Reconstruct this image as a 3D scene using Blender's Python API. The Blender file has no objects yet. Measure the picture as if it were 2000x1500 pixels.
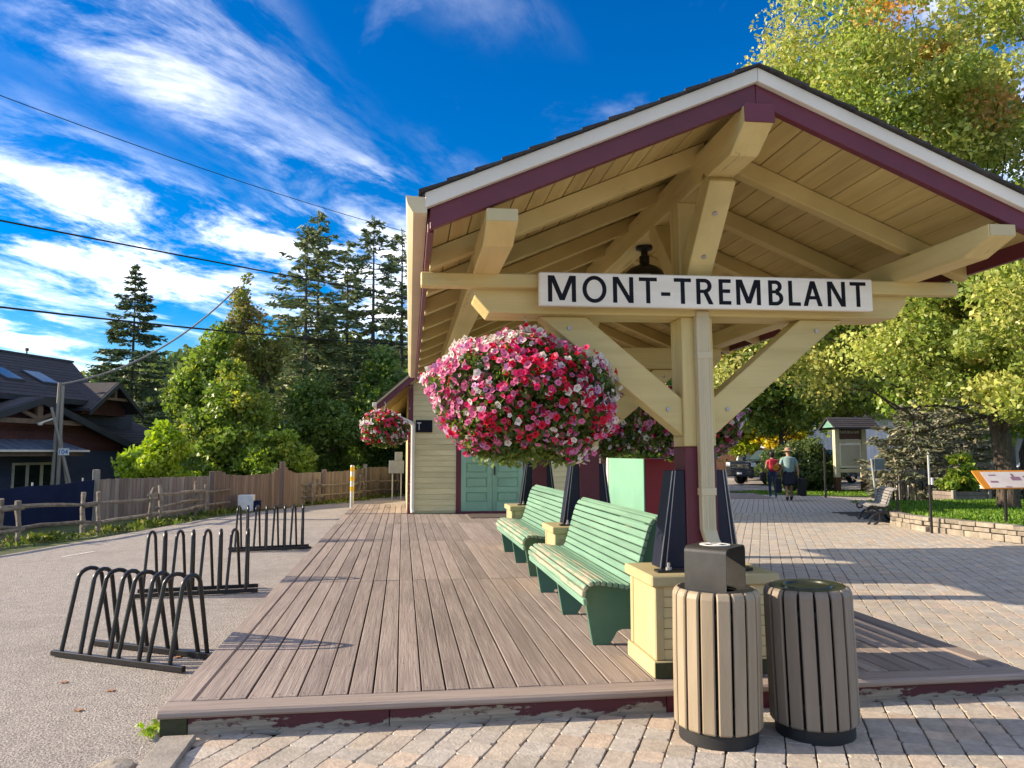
import bpy, bmesh, math, random
import numpy as np
from mathutils import Vector, Matrix

# ------------------------------------------------------------------ camera, sky, sun, exposure
scene = bpy.context.scene
COL = scene.collection
CAM_H = 1.62
YAW = math.atan(213 / 1503.0)
PITCH = math.atan(135 / 1503.0)
cam_data = bpy.data.cameras.new('camera')
cam_data.sensor_width = 36
cam_data.lens = 36 * 1503 / 2000.0
cam_data.clip_start = 0.05
cam_data.clip_end = 3000
cam = bpy.data.objects.new('camera', cam_data)
cam.location = (0, 0, CAM_H)
cam.rotation_euler = (math.pi / 2 + PITCH, 0, -YAW)
COL.objects.link(cam)
scene.camera = cam

SUN_EL = math.radians(23.5)
SUN_AZ = math.radians(9)          # the sun stands to the left, a little ahead
sdir = Vector((-math.cos(SUN_AZ) * math.cos(SUN_EL), math.sin(SUN_AZ) * math.cos(SUN_EL), math.sin(SUN_EL)))
sun_data = bpy.data.lights.new('sun', 'SUN')
sun_data.energy = 2.0
sun_data.angle = math.radians(0.5)
sun_data.color = (1.0, 0.84, 0.62)
sun = bpy.data.objects.new('sun', sun_data)
sun.rotation_euler = sdir.to_track_quat('Z', 'Y').to_euler()
sun.location = (-30, 6, 20)
COL.objects.link(sun)

scene.view_settings.view_transform = 'Standard'
scene.view_settings.look = 'None'
scene.view_settings.gamma = 1
scene.view_settings.exposure = 2.25
scene.view_settings.use_curve_mapping = False

world = bpy.data.worlds.new('World')
scene.world = world
world.use_nodes = True
wt = world.node_tree
wt.nodes.clear()
def wn(t, **kw):
    n = wt.nodes.new(t)
    for k, v in kw.items():
        setattr(n, k, v)
    return n
def wl(a, b): wt.links.new(a, b)
def wmath(op, a, b=None):
    n = wn('ShaderNodeMath', operation=op)
    for i, v in enumerate((a, b)):
        if v is None: continue
        if isinstance(v, (int, float)): n.inputs[i].default_value = v
        else: wl(v, n.inputs[i])
    return n.outputs[0]
sky = wn('ShaderNodeTexSky', sky_type='NISHITA')
sky.sun_disc = False
sky.sun_elevation = SUN_EL
sky.sun_rotation = math.atan2(sdir.x, sdir.y)
sky.altitude = 300
sky.air_density = 1.0
sky.dust_density = 0.3
sky.ozone_density = 3.0
hs = wn('ShaderNodeHueSaturation')
hs.inputs['Hue'].default_value = 0.512
hs.inputs['Saturation'].default_value = 1.7
hs.inputs['Value'].default_value = 0.33
wl(sky.outputs[0], hs.inputs['Color'])
# thin cirrus: streaks on a flat layer high above, the same all round the sky
tc = wn('ShaderNodeTexCoord')
sep = wn('ShaderNodeSeparateXYZ'); wl(tc.outputs['Generated'], sep.inputs[0])
zz = wmath('ADD', wmath('MAXIMUM', sep.outputs[2], 0.0), 0.16)
px = wmath('DIVIDE', sep.outputs[0], zz)
py = wmath('DIVIDE', sep.outputs[1], zz)
comb = wn('ShaderNodeCombineXYZ'); wl(px, comb.inputs[0]); wl(py, comb.inputs[1])
def wnoise(rotz, scl, loc, scale, detail, rough, dist):
    mp = wn('ShaderNodeMapping')
    mp.vector_type = 'TEXTURE'
    mp.inputs['Rotation'].default_value = (0, 0, rotz)
    mp.inputs['Scale'].default_value = scl
    mp.inputs['Location'].default_value = loc
    wl(comb.outputs[0], mp.inputs['Vector'])
    n = wn('ShaderNodeTexNoise')
    n.inputs['Scale'].default_value = scale
    n.inputs['Detail'].default_value = detail
    n.inputs['Roughness'].default_value = rough
    n.inputs['Distortion'].default_value = dist
    wl(mp.outputs[0], n.inputs['Vector'])
    return n.outputs['Fac']
def wramp(v, a, b):
    m = wn('ShaderNodeMapRange'); m.clamp = True
    m.interpolation_type = 'SMOOTHSTEP'
    m.inputs['From Min'].default_value = a
    m.inputs['From Max'].default_value = b
    wl(v, m.inputs['Value'])
    return m.outputs[0]
STREAK = math.radians(90 - 38)
SKX, SKY_ = 4.4, 3.3
big = wnoise(STREAK, (2.2, 1.0, 1), (SKX, SKY_, 0), 0.75, 3, 0.5, 0.15)
fine = wnoise(STREAK, (1.9, 1.0, 1), (0.4, 0.9, 0), 2.9, 12, 0.66, 0.35)
puff = wnoise(STREAK + 0.35, (1.3, 1.0, 1), (2.2, 4.1, 0), 4.5, 8, 0.62, 0.2)
wisp = wnoise(STREAK + 0.9, (1.7, 1.0, 1), (5.4, 2.9, 0), 2.4, 10, 0.62, 0.5)
m_big = wramp(big, 0.445, 0.60)
m_fine = wramp(fine, 0.42, 0.64)
m_puff = wmath('ADD', wmath('MULTIPLY', wramp(puff, 0.35, 0.65), 0.45), 0.55)
m_wisp = wmath('MULTIPLY', wramp(wisp, 0.56, 0.85), 0.16)
cl = wmath('MULTIPLY', wmath('MULTIPLY', m_big, m_fine), m_puff)
cl = wmath('MULTIPLY', wmath('MAXIMUM', cl, m_wisp), 0.62)
mixc = wn('ShaderNodeMix', data_type='RGBA')
wl(cl, mixc.inputs['Factor'])
wl(hs.outputs[0], mixc.inputs['A'])
mixc.inputs['B'].default_value = (9.0, 8.6, 8.0, 1)
bg = wn('ShaderNodeBackground')
bg.inputs['Strength'].default_value = 0.12
wl(mixc.outputs['Result'], bg.inputs['Color'])
wo = wn('ShaderNodeOutputWorld')
wl(bg.outputs[0], wo.inputs['Surface'])

# ------------------------------------------------------------------ helpers
WL = {}      # object -> place of its origin at build time
def tag(o, label, cat, group=None):
    o['label'] = label; o['category'] = cat
    if group: o['group'] = group
    return o
def thing(name, label, cat, loc=(0, 0, 0), group=None):
    o = bpy.data.objects.new(name, None)
    o.empty_display_size = 0.1
    COL.objects.link(o)
    o.location = loc
    WL[o] = Vector(loc)
    return tag(o, label, cat, group)
def kind(o, k):
    o['kind'] = k
    return o
def copy_tree(o, parent=None):
    c = o.copy(); COL.objects.link(c)
    if parent is not None: c.parent = parent
    for ch in o.children: copy_tree(ch, c)
    return c
def link_mesh(name, me, mat, parent=None, centre=None):
    o = bpy.data.objects.new(name, me)
    COL.objects.link(o)
    mats = mat if isinstance(mat, (list, tuple)) else [mat]
    for m in mats: me.materials.append(m)
    c = Vector(centre) if centre is not None else Vector((0, 0, 0))
    WL[o] = c
    if parent is not None:
        o.parent = parent
        o.location = c - WL[parent]
    else:
        o.location = c
    return o

class MB:
    """collects shapes in place; build() links them as one mesh object"""
    def __init__(s): s.v = []; s.f = []; s.mi = []
    def add(s, vs, fs, mi=0):
        b = len(s.v)
        s.v += [tuple(p) for p in vs]
        s.f += [tuple(i + b for i in f) for f in fs]
        s.mi += [mi] * len(fs)
        return s
    def hexa(s, p, mi=0):    # p: 4 bottom (ccw from above) + 4 top
        return s.add(p, [(3, 2, 1, 0), (4, 5, 6, 7), (0, 1, 5, 4), (1, 2, 6, 5), (2, 3, 7, 6), (3, 0, 4, 7)], mi)
    def box(s, x0, x1, y0, y1, z0, z1, mi=0):
        return s.hexa([(x0, y0, z0), (x1, y0, z0), (x1, y1, z0), (x0, y1, z0), (x0, y0, z1), (x1, y0, z1), (x1, y1, z1), (x0, y1, z1)], mi)
    def obox(s, c, sz, M, mi=0):   # box of size sz at c turned by 3x3/4x4 matrix M
        c = Vector(c); hx, hy, hz = sz[0] / 2, sz[1] / 2, sz[2] / 2
        ps = [(-hx, -hy, -hz), (hx, -hy, -hz), (hx, hy, -hz), (-hx, hy, -hz), (-hx, -hy, hz), (hx, -hy, hz), (hx, hy, hz), (-hx, hy, hz)]
        M3 = M.to_3x3()
        return s.hexa([c + M3 @ Vector(p) for p in ps], mi)
    def beam(s, a, b, w, h, upv=(0, 0, 1), mi=0):  # bar from a to b, w across, h along upv
        a = Vector(a); b = Vector(b); d = (b - a).normalized()
        side = d.cross(Vector(upv)).normalized(); up = side.cross(d).normalized()
        q = []
        for p in (a, b):
            q.append([p - side * w / 2 - up * h / 2, p + side * w / 2 - up * h / 2, p + side * w / 2 + up * h / 2, p - side * w / 2 + up * h / 2])
        vs = q[0] + q[1]
        return s.add(vs, [(0, 1, 2, 3), (7, 6, 5, 4), (4, 5, 1, 0), (5, 6, 2, 1), (6, 7, 3, 2), (7, 4, 0, 3)], mi)
    def prism(s, poly, ax, t0, t1, mi=0):
        """poly: 2-D points; ax 'x','y','z' = extrusion axis"""
        def P(u, v, t):
            return {'x': (t, u, v), 'y': (u, t, v), 'z': (u, v, t)}[ax]
        n = len(poly)
        vs = [P(u, v, t0) for u, v in poly] + [P(u, v, t1) for u, v in poly]
        fs = [tuple(range(n))[::-1], tuple(range(n, 2 * n))] + [(i, (i + 1) % n, n + (i + 1) % n, n + i) for i in range(n)]
        return s.add(vs, fs, mi)
    def tube(s, pts, r, n=8, mi=0, cap=True):
        pts = [Vector(p) for p in pts]
        rs = r if isinstance(r, (list, tuple)) else [r] * len(pts)
        rings = []; prev = None
        for i, p in enumerate(pts):
            d = (pts[min(i + 1, len(pts) - 1)] - pts[max(i - 1, 0)]).normalized()
            if prev is None:
                ref = Vector((0, 0, 1)) if abs(d.z) < 0.9 else Vector((1, 0, 0))
                a = d.cross(ref).normalized()
            else:
                a = (prev - d * prev.dot(d)).normalized()
            prev = a; b = d.cross(a)
            rings.append([p + (a * math.cos(k * 2 * math.pi / n) + b * math.sin(k * 2 * math.pi / n)) * rs[i] for k in range(n)])
        vs = [q for rg in rings for q in rg]; fs = []
        for i in range(len(pts) - 1):
            for k in range(n):
                k2 = (k + 1) % n
                fs.append((i * n + k, i * n + k2, (i + 1) * n + k2, (i + 1) * n + k))
        if cap:
            fs.append(tuple(range(n))[::-1]); m = (len(pts) - 1) * n; fs.append(tuple(range(m, m + n)))
        return s.add(vs, fs, mi)
    def lathe(s, prof, c=(0, 0, 0), n=20, mi=0, cap=True):
        vs = []; fs = []
        for r, z in prof:
            for k in range(n):
                t = k * 2 * math.pi / n
                vs.append((c[0] + r * math.cos(t), c[1] + r * math.sin(t), c[2] + z))
        for i in range(len(prof) - 1):
            for k in range(n):
                k2 = (k + 1) % n
                fs.append((i * n + k, i * n + k2, (i + 1) * n + k2, (i + 1) * n + k))
        if cap:
            fs.append(tuple(range(n))[::-1]); m = (len(prof) - 1) * n; fs.append(tuple(range(m, m + n)))
        return s.add(vs, fs, mi)
    def build(s, name, mat, parent=None, bevel=0, smooth=False, seg=1, org=None):
        xs = np.array(s.v, float)
        c = (xs.min(0) + xs.max(0)) / 2 if org is None else np.array(org, float)
        me = bpy.data.meshes.new(name)
        me.from_pydata([tuple(p) for p in xs - c], [], s.f)
        if any(s.mi): me.polygons.foreach_set('material_index', s.mi)
        bm = bmesh.new(); bm.from_mesh(me)
        bmesh.ops.recalc_face_normals(bm, faces=bm.faces)
        if bevel:
            bmesh.ops.bevel(bm, geom=[e for e in bm.edges if e.calc_face_angle(0) > 0.5], offset=bevel, segments=seg, affect='EDGES', profile=0.6)
        if smooth:
            for f in bm.faces: f.smooth = True
            for e in bm.edges:
                if len(e.link_faces) == 2 and e.calc_face_angle(0) > 0.7: e.smooth = False
        bm.to_mesh(me); bm.free()
        return link_mesh(name, me, mat, parent, c)

def BX(name, mat, parent, x0, x1, y0, y1, z0, z1, bevel=0.004):
    return MB().box(x0, x1, y0, y1, z0, z1).build(name, mat, parent, bevel)

def np_mesh(name, verts, quads, cols=None, smooth=False, tri=False):
    """fast mesh from numpy: verts (N,3), quads (M,4)"""
    k = 3 if tri else 4
    me = bpy.data.meshes.new(name)
    me.vertices.add(len(verts)); me.vertices.foreach_set('co', np.asarray(verts, np.float32).ravel())
    m = len(quads)
    me.loops.add(m * k); me.loops.foreach_set('vertex_index', np.asarray(quads, np.int32).ravel())
    me.polygons.add(m)
    me.polygons.foreach_set('loop_start', np.arange(0, m * k, k, dtype=np.int32))
    me.polygons.foreach_set('loop_total', np.full(m, k, np.int32))
    me.update(calc_edges=True)
    if cols is not None:
        at = me.color_attributes.new('Col', 'FLOAT_COLOR', 'POINT')
        c4 = np.ones((len(verts), 4), np.float32); c4[:, :3] = cols
        at.data.foreach_set('color', c4.ravel())
    me.validate()
    return me

def text_mesh(body, size, extrude=0.002, bold=0.0, spacing=1.0):
    cu = bpy.data.curves.new('text', 'FONT')
    cu.body = body; cu.size = size; cu.extrude = extrude; cu.offset = bold
    cu.align_x = 'LEFT'; cu.space_character = spacing; cu.resolution_u = 6
    o = bpy.data.objects.new('text', cu); COL.objects.link(o)
    dg = bpy.context.evaluated_depsgraph_get()
    me = bpy.data.meshes.new_from_object(o.evaluated_get(dg))
    bpy.data.objects.remove(o)
    v = np.empty(len(me.vertices) * 3, np.float32); me.vertices.foreach_get('co', v)
    return me, v.reshape(-1, 3)
def lettering(body, mat, parent, origin, ux, uz, width, height, depth=0.002, bold=0.0, spacing=1.0, name='lettering'):
    """text laid on an upright or tilted face: origin = lower left corner, ux/uz = unit axes, filling width x height"""
    me, v = text_mesh(body, 1.0, 0.0, bold, spacing)
    mn = v.min(0); mx = v.max(0)
    s = (v - mn) / np.maximum(mx - mn, 1e-6)
    ux = Vector(ux).normalized(); uz = Vector(uz).normalized(); nn = ux.cross(uz)
    O = Vector(origin)
    out = np.array([tuple(O + ux * float(a[0] * width) + uz * float(a[1] * height) + nn * depth) for a in s], np.float32)
    c = out.mean(0)
    me.vertices.foreach_set('co', (out - c).ravel()); me.update()
    me.materials.clear()
    return link_mesh(name, me, mat, parent, c)

# ------------------------------------------------------------------ materials (all procedural)
MATS = {}
def pm(name, c1, c2=None, scale=4.0, stretch=(1, 1, 1), rough=0.6, bump=0.15, bscale=40.0, rand=0.10, metallic=0.0,
       ramp=(0.35, 0.65), spec=0.4, wear=None, attr=False, detail=5, coat=0.0, rcols=None, bdist=0.01):
    m = bpy.data.materials.new(name); m.use_nodes = True
    nt = m.node_tree; N = nt.nodes; L = nt.links
    b = N['Principled BSDF']
    tc = N.new('ShaderNodeTexCoord'); oi = N.new('ShaderNodeObjectInfo')
    mul = N.new('ShaderNodeVectorMath'); mul.operation = 'SCALE'
    cmb = N.new('ShaderNodeCombineXYZ')
    for i in range(3): L.new(oi.outputs['Random'], cmb.inputs[i])
    L.new(cmb.outputs[0], mul.inputs[0]); mul.inputs['Scale'].default_value = 37.0
    add = N.new('ShaderNodeVectorMath'); add.operation = 'ADD'
    L.new(tc.outputs['Object'], add.inputs[0]); L.new(mul.outputs[0], add.inputs[1])
    mp = N.new('ShaderNodeMapping'); mp.inputs['Scale'].default_value = stretch
    L.new(add.outputs[0], mp.inputs['Vector'])
    def noise(sc, det=detail, rg=0.55, vec=None):
        n = N.new('ShaderNodeTexNoise'); n.inputs['Scale'].default_value = sc; n.inputs['Detail'].default_value = det; n.inputs['Roughness'].default_value = rg
        L.new(vec or mp.outputs[0], n.inputs['Vector']); return n.outputs['Fac']
    def rng(v, a, c, lo=0.0, hi=1.0):
        r = N.new('ShaderNodeMapRange'); r.inputs['From Min'].default_value = a; r.inputs['From Max'].default_value = c
        r.inputs['To Min'].default_value = lo; r.inputs['To Max'].default_value = hi
        L.new(v, r.inputs['Value']); return r.outputs[0]
    def mix(f, a, c, bt='MIX'):
        x = N.new('ShaderNodeMix'); x.data_type = 'RGBA'; x.blend_type = bt
        for k, val in (('Factor', f), ('A', a), ('B', c)):
            if isinstance(val, (int, float)): x.inputs[k].default_value = val
            elif isinstance(val, tuple): x.inputs[k].default_value = (*val[:3], 1)
            else: L.new(val, x.inputs[k])
        return x.outputs['Result']
    if c2 is None: c2 = tuple(x * 0.8 for x in c1)
    base = c1
    if rcols:
        cr = N.new('ShaderNodeValToRGB'); cr.color_ramp.interpolation = 'CONSTANT'
        els = cr.color_ramp.elements
        for i, cc in enumerate(rcols):
            e = els[i] if i < 2 else els.new(i / len(rcols))
            e.position = i / len(rcols); e.color = (*cc, 1)
        L.new(oi.outputs['Random'], cr.inputs['Fac']); base = cr.outputs['Color']
    if attr:
        at = N.new('ShaderNodeAttribute'); at.attribute_name = 'Col'; base = at.outputs['Color']
    f = rng(noise(scale), ramp[0], ramp[1])
    if rcols or attr:
        dk = mix(1.0, base, (0.78, 0.78, 0.78), 'MULTIPLY')
        col = mix(f, base, dk)
    else:
        col = mix(f, c1, c2)
    big = rng(noise(scale * 0.17 + 0.3, 3, 0.5, add.outputs[0]), 0.3, 0.7, 0.86, 1.10)
    gry = N.new('ShaderNodeCombineColor')
    for i in range(3): L.new(big, gry.inputs[i])
    col = mix(1.0, col, gry.outputs[0], 'MULTIPLY')
    if rand:
        rr = rng(oi.outputs['Random'], 0, 1, 1 - rand, 1 + rand)
        g2 = N.new('ShaderNodeCombineColor')
        for i in range(3): L.new(rr, g2.inputs[i])
        col = mix(1.0, col, g2.outputs[0], 'MULTIPLY')
    if wear:
        wc, wa, wb, wsc = wear[:4]
        wv = rng(noise(wsc, 8, 0.65), wa, wb)
        col = mix(wv, col, wc)
    L.new(col, b.inputs['Base Color'])
    b.inputs['Roughness'].default_value = rough
    b.inputs['Metallic'].default_value = metallic
    b.inputs['Specular IOR Level'].default_value = spec
    if coat: b.inputs['Coat Weight'].default_value = coat
    if bump:
        bn = N.new('ShaderNodeBump'); bn.inputs['Strength'].default_value = bump; bn.inputs['Distance'].default_value = bdist
        L.new(noise(bscale, 4), bn.inputs['Height']); L.new(bn.outputs[0], b.inputs['Normal'])
    MATS[name] = m
    return m

def leafmat(name, trans=0.35, rough=0.55, spec=0.25):
    m = bpy.data.materials.new(name); m.use_nodes = True
    nt = m.node_tree; N = nt.nodes; L = nt.links
    b = N['Principled BSDF']
    at = N.new('ShaderNodeAttribute'); at.attribute_name = 'Col'
    L.new(at.outputs['Color'], b.inputs['Base Color'])
    b.inputs['Roughness'].default_value = rough
    b.inputs['Specular IOR Level'].default_value = spec
    tr = N.new('ShaderNodeBsdfTranslucent')
    hv = N.new('ShaderNodeHueSaturation'); hv.inputs['Saturation'].default_value = 1.1; hv.inputs['Value'].default_value = 1.25
    L.new(at.outputs['Color'], hv.inputs['Color']); L.new(hv.outputs[0], tr.inputs['Color'])
    mx = N.new('ShaderNodeMixShader'); mx.inputs[0].default_value = trans
    L.new(b.outputs[0], mx.inputs[1]); L.new(tr.outputs[0], mx.inputs[2])
    L.new(mx.outputs[0], N['Material Output'].inputs['Surface'])
    MATS[name] = m
    return m

CREAM = (0.655, 0.53, 0.235)
pm('cream', CREAM, (0.53, 0.42, 0.175), 3, rough=0.5, bump=0.12, bscale=30, rand=0.05, wear=((0.42, 0.33, 0.17), 0.68, 0.80, 7))
for ax_, st_ in (('x', (.5, 7, 7)), ('y', (7, .5, 7)), ('z', (7, 7, .5))):
    pm('cream_' + ax_, CREAM, (0.56, 0.445, 0.185), 1.9, st_, rough=0.55, bump=0.35, bscale=4.5, rand=0.06, ramp=(0.40, 0.72), wear=((0.30, 0.225, 0.11), 0.64, 0.71, 1.6))
pm('rafter_shaded', (0.57, 0.45, 0.19), (0.50, 0.39, 0.16), 3, rough=0.5, bump=0.12, bscale=30, rand=0.06, wear=((0.36, 0.27, 0.13), 0.66, 0.80, 5))  # beam cream taken down a step, under-roof shade put into the colour
pm('cream_pale', (0.50, 0.42, 0.225), (0.45, 0.375, 0.195), 3, rough=0.5, bump=0.1, bscale=30, rand=0.05, wear=((0.45, 0.38, 0.24), 0.68, 0.82, 6))
pm('ceiling_shaded', (0.53, 0.41, 0.165), (0.44, 0.335, 0.13), 2.2, (8, 0.6, 8), rough=0.55, bump=0.12, bscale=20, rand=0.09, wear=((0.28, 0.19, 0.08), 0.66, 0.74, 1.6))  # cream darkened so the shade between the rafters sits in the colour
pm('maroon', (0.135, 0.022, 0.038), (0.115, 0.018, 0.03), 3, rough=0.42, bump=0.1, rand=0.05)
pm('maroon_worn', (0.16, 0.03, 0.045), (0.13, 0.025, 0.04), 3, rough=0.5, rand=0.05, wear=((0.55, 0.47, 0.40), 0.60, 0.66, 9))
pm('trim_white', (0.80, 0.755, 0.65), (0.73, 0.685, 0.585), 2, rough=0.5, bump=0.08, rand=0.04)
pm('gutter', (0.64, 0.55, 0.35), (0.59, 0.50, 0.32), 2, rough=0.35, bump=0.0, rand=0.03)
pm('shingle', (0.035, 0.033, 0.034), (0.055, 0.05, 0.05), 30, rough=0.9, bump=0.5, bscale=150, rand=0.25)
pm('deck', (0.315, 0.252, 0.215), (0.235, 0.186, 0.158), 1.6, (22, 0.9, 22), rough=0.75, bump=0.45, bscale=3.5, rand=0.20, wear=((0.39, 0.335, 0.285), 0.54, 0.78, 1.3))
pm('deck_cross', (0.315, 0.252, 0.215), (0.235, 0.186, 0.158), 1.6, (0.9, 22, 22), rough=0.75, bump=0.45, bscale=3.5, rand=0.12, wear=((0.39, 0.335, 0.285), 0.54, 0.78, 1.3))
def peeling_board(name):
    """weathered board whose maroon paint survives mostly along the upper edge"""
    m = bpy.data.materials.new(name); m.use_nodes = True
    nt = m.node_tree; N = nt.nodes; L = nt.links; b = N['Principled BSDF']
    tc = N.new('ShaderNodeTexCoord'); sp = N.new('ShaderNodeSeparateXYZ'); L.new(tc.outputs['Object'], sp.inputs[0])
    def nz(sc, st, det=8, rg=.65):
        mp = N.new('ShaderNodeMapping'); mp.inputs['Scale'].default_value = st; L.new(tc.outputs['Object'], mp.inputs['Vector'])
        n = N.new('ShaderNodeTexNoise'); n.inputs['Scale'].default_value = sc; n.inputs['Detail'].default_value = det; n.inputs['Roughness'].default_value = rg
        L.new(mp.outputs[0], n.inputs['Vector']); return n.outputs['Fac']
    def mth(op, x, y):
        q = N.new('ShaderNodeMath'); q.operation = op
        for i, v in enumerate((x, y)):
            if isinstance(v, (int, float)): q.inputs[i].default_value = v
            else: L.new(v, q.inputs[i])
        return q.outputs[0]
    def mx(f, p, q):
        x = N.new('ShaderNodeMix'); x.data_type = 'RGBA'; L.new(f, x.inputs['Factor'])
        for k, v in (('A', p), ('B', q)):
            if isinstance(v, tuple): x.inputs[k].default_value = (*v, 1)
            else: L.new(v, x.inputs[k])
        return x.outputs['Result']
    def stp(v, lo, hi):
        r = N.new('ShaderNodeMapRange'); r.inputs['From Min'].default_value = lo; r.inputs['From Max'].default_value = hi; L.new(v, r.inputs['Value']); return r.outputs[0]
    wood = mx(stp(nz(2.2, (1.2, 6, 26)), .35, .65), (0.36, 0.31, 0.245), (0.20, 0.165, 0.125))
    edge = mth('ADD', mth('MULTIPLY', sp.outputs[2], 5.5), mth('MULTIPLY', mth('SUBTRACT', nz(3.2, (1.0, 4, 3.0)), .5), 2.1))
    flecks = nz(14, (1.0, 4, 2.2))
    paint = mth('MAXIMUM', stp(edge, .06, .12), mth('MULTIPLY', stp(flecks, .58, .63), .85))
    L.new(mx(paint, wood, (0.085, 0.020, 0.026)), b.inputs['Base Color']); b.inputs['Roughness'].default_value = .8
    bn = N.new('ShaderNodeBump'); bn.inputs['Strength'].default_value = .6; bn.inputs['Distance'].default_value = .008
    L.new(mth('ADD', paint, nz(3, (1.5, 6, 30))), bn.inputs['Height']); L.new(bn.outputs[0], b.inputs['Normal'])
    MATS[name] = m
peeling_board('deck_face')
pm('mossy_wood', (0.07, 0.06, 0.035), (0.04, 0.05, 0.02), 12, rough=0.9, bump=0.5)
pm('bench_green', (0.205, 0.355, 0.255), (0.16, 0.295, 0.21), 2.0, (12, 0.8, 12), rough=0.45, bump=0.15, bscale=12, rand=0.07, wear=((0.11, 0.22, 0.13), 0.60, 0.74, 2.5))
pm('bench_worn', (0.215, 0.35, 0.25), (0.165, 0.285, 0.195), 2.0, (9, 0.9, 9), rough=0.6, bump=0.3, bscale=10, rand=0.08, wear=((0.42, 0.37, 0.27), 0.47, 0.57, 2.4))
pm('bench_dark', (0.075, 0.185, 0.125), (0.06, 0.155, 0.105), 3, rough=0.4, bump=0.08, rand=0.05)
pm('panel_green', (0.20, 0.40, 0.30), (0.17, 0.35, 0.26), 1.5, rough=0.4, bump=0.05)
pm('panel_red', (0.28, 0.008, 0.018), (0.24, 0.007, 0.015), 2, rough=0.45, bump=0.05)
pm('door_green', (0.27, 0.45, 0.285), (0.24, 0.40, 0.25), 2, rough=0.45, bump=0.05, rand=0.03)
pm('siding_cream', (0.68, 0.58, 0.305), (0.61, 0.51, 0.26), 2, (1, 8, 8), rough=0.5, bump=0.1, rand=0.05)
pm('steel_navy', (0.010, 0.013, 0.030), (0.014, 0.017, 0.034), 5, rough=0.4, bump=0.05, spec=0.25)
pm('steel_edge', (0.42, 0.40, 0.40), (0.3, 0.29, 0.29), 5, rough=0.4, metallic=0.6)
pm('black_metal', (0.016, 0.015, 0.016), (0.022, 0.02, 0.02), 6, rough=0.32, bump=0.05, metallic=0.2, spec=0.5, wear=((0.10, 0.07, 0.05), 0.70, 0.78, 5))
pm('black_matt', (0.02, 0.02, 0.021), (0.014, 0.014, 0.014), 6, rough=0.6, bump=0.05)
pm('sign_white', (0.82, 0.785, 0.70), (0.75, 0.71, 0.62), 1.5, (1, 6, 9), rough=0.55, bump=0.15, bscale=8, wear=((0.5, 0.45, 0.36), 0.70, 0.80, 5))
pm('ink', (0.006, 0.007, 0.012), (0.009, 0.010, 0.016), 5, rough=0.6, bump=0, rand=0, spec=0.15)
pm('white_ink', (0.78, 0.78, 0.76), (0.72, 0.72, 0.70), 5, rough=0.5, bump=0, rand=0)
pm('blue_ink', (0.02, 0.16, 0.42), (0.02, 0.14, 0.38), 5, rough=0.5, bump=0, rand=0)
pm('asphalt', (0.46, 0.41, 0.36), (0.215, 0.19, 0.168), 62, rough=0.9, bump=1.0, bscale=75, rand=0, ramp=(0.38, 0.62), detail=4, bdist=0.015, wear=((0.235, 0.205, 0.18), 0.50, 0.82, 0.9))
pm('road_paint', (0.62, 0.58, 0.50), (0.5, 0.46, 0.4), 20, rough=0.8, bump=0.2)
PAV = [(0.485, 0.418, 0.340), (0.466, 0.413, 0.345), (0.514, 0.418, 0.335), (0.446, 0.398, 0.345), (0.495, 0.438, 0.366), (0.475, 0.403, 0.324), (0.533, 0.428, 0.330), (0.456, 0.413, 0.360)]
pm('paver', PAV[0], None, 24, rough=0.85, bump=0.5, bscale=55, rand=0.10, rcols=PAV)
pm('paver_field', PAV[0], None, 24, rough=0.85, bump=0.5, bscale=55, rand=0, attr=True)
pm('joint_sand', (0.085, 0.07, 0.055), (0.06, 0.05, 0.04), 40, rough=0.95, bump=0.4, rand=0)
pm('kerb', (0.36, 0.32, 0.27), (0.28, 0.25, 0.21), 14, rough=0.85, bump=0.4, bscale=60)
pm('stone', (0.33, 0.285, 0.225), (0.215, 0.185, 0.145), 7, rough=0.85, bump=0.7, bscale=18, rand=0.22, bdist=0.02)
pm('soil', (0.09, 0.065, 0.04), (0.06, 0.045, 0.03), 10, rough=0.95, bump=0.5, rand=0)
pm('turf', (0.10, 0.17, 0.025), (0.065, 0.11, 0.02), 5, rough=0.9, bump=0.5, bscale=60, rand=0)
pm('meadow', (0.085, 0.11, 0.03), (0.06, 0.075, 0.025), 0.6, rough=0.95, bump=0.4, bscale=8, rand=0)
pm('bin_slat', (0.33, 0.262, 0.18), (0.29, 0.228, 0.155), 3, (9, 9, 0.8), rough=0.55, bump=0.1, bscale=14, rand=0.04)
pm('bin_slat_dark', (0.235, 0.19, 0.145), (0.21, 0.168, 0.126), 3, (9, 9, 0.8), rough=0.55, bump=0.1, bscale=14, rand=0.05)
pm('bin_steel', (0.055, 0.052, 0.05), (0.07, 0.066, 0.062), 9, rough=0.36, bump=0.08, bscale=120, metallic=0.45, spec=0.5)
pm('bin_lid', (0.045, 0.05, 0.035), (0.03, 0.035, 0.025), 9, rough=0.35, bump=0.06, metallic=0.2)
pm('grey_fence', (0.285, 0.235, 0.20), (0.185, 0.15, 0.128), 2, (10, 10, 0.6), rough=0.85, bump=0.3, bscale=8, rand=0.22)
pm('brown_fence', (0.225, 0.165, 0.135), (0.16, 0.118, 0.098), 2, (10, 10, 0.6), rough=0.85, bump=0.3, bscale=8, rand=0.22)
pm('split_rail', (0.30, 0.255, 0.205), (0.16, 0.13, 0.105), 3, (3, 3, 3), rough=0.9, bump=0.8, bscale=14, rand=0.2, bdist=0.02)
pm('blue_mesh', (0.008, 0.015, 0.05), (0.011, 0.02, 0.06), 3, spec=0.1, rough=0.8, bump=0.2, bscale=6, rand=0)
pm('pole_wood', (0.33, 0.30, 0.25), (0.24, 0.215, 0.18), 3, (8, 8, 0.7), rough=0.85, bump=0.4, bscale=10, rand=0.1)
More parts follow.
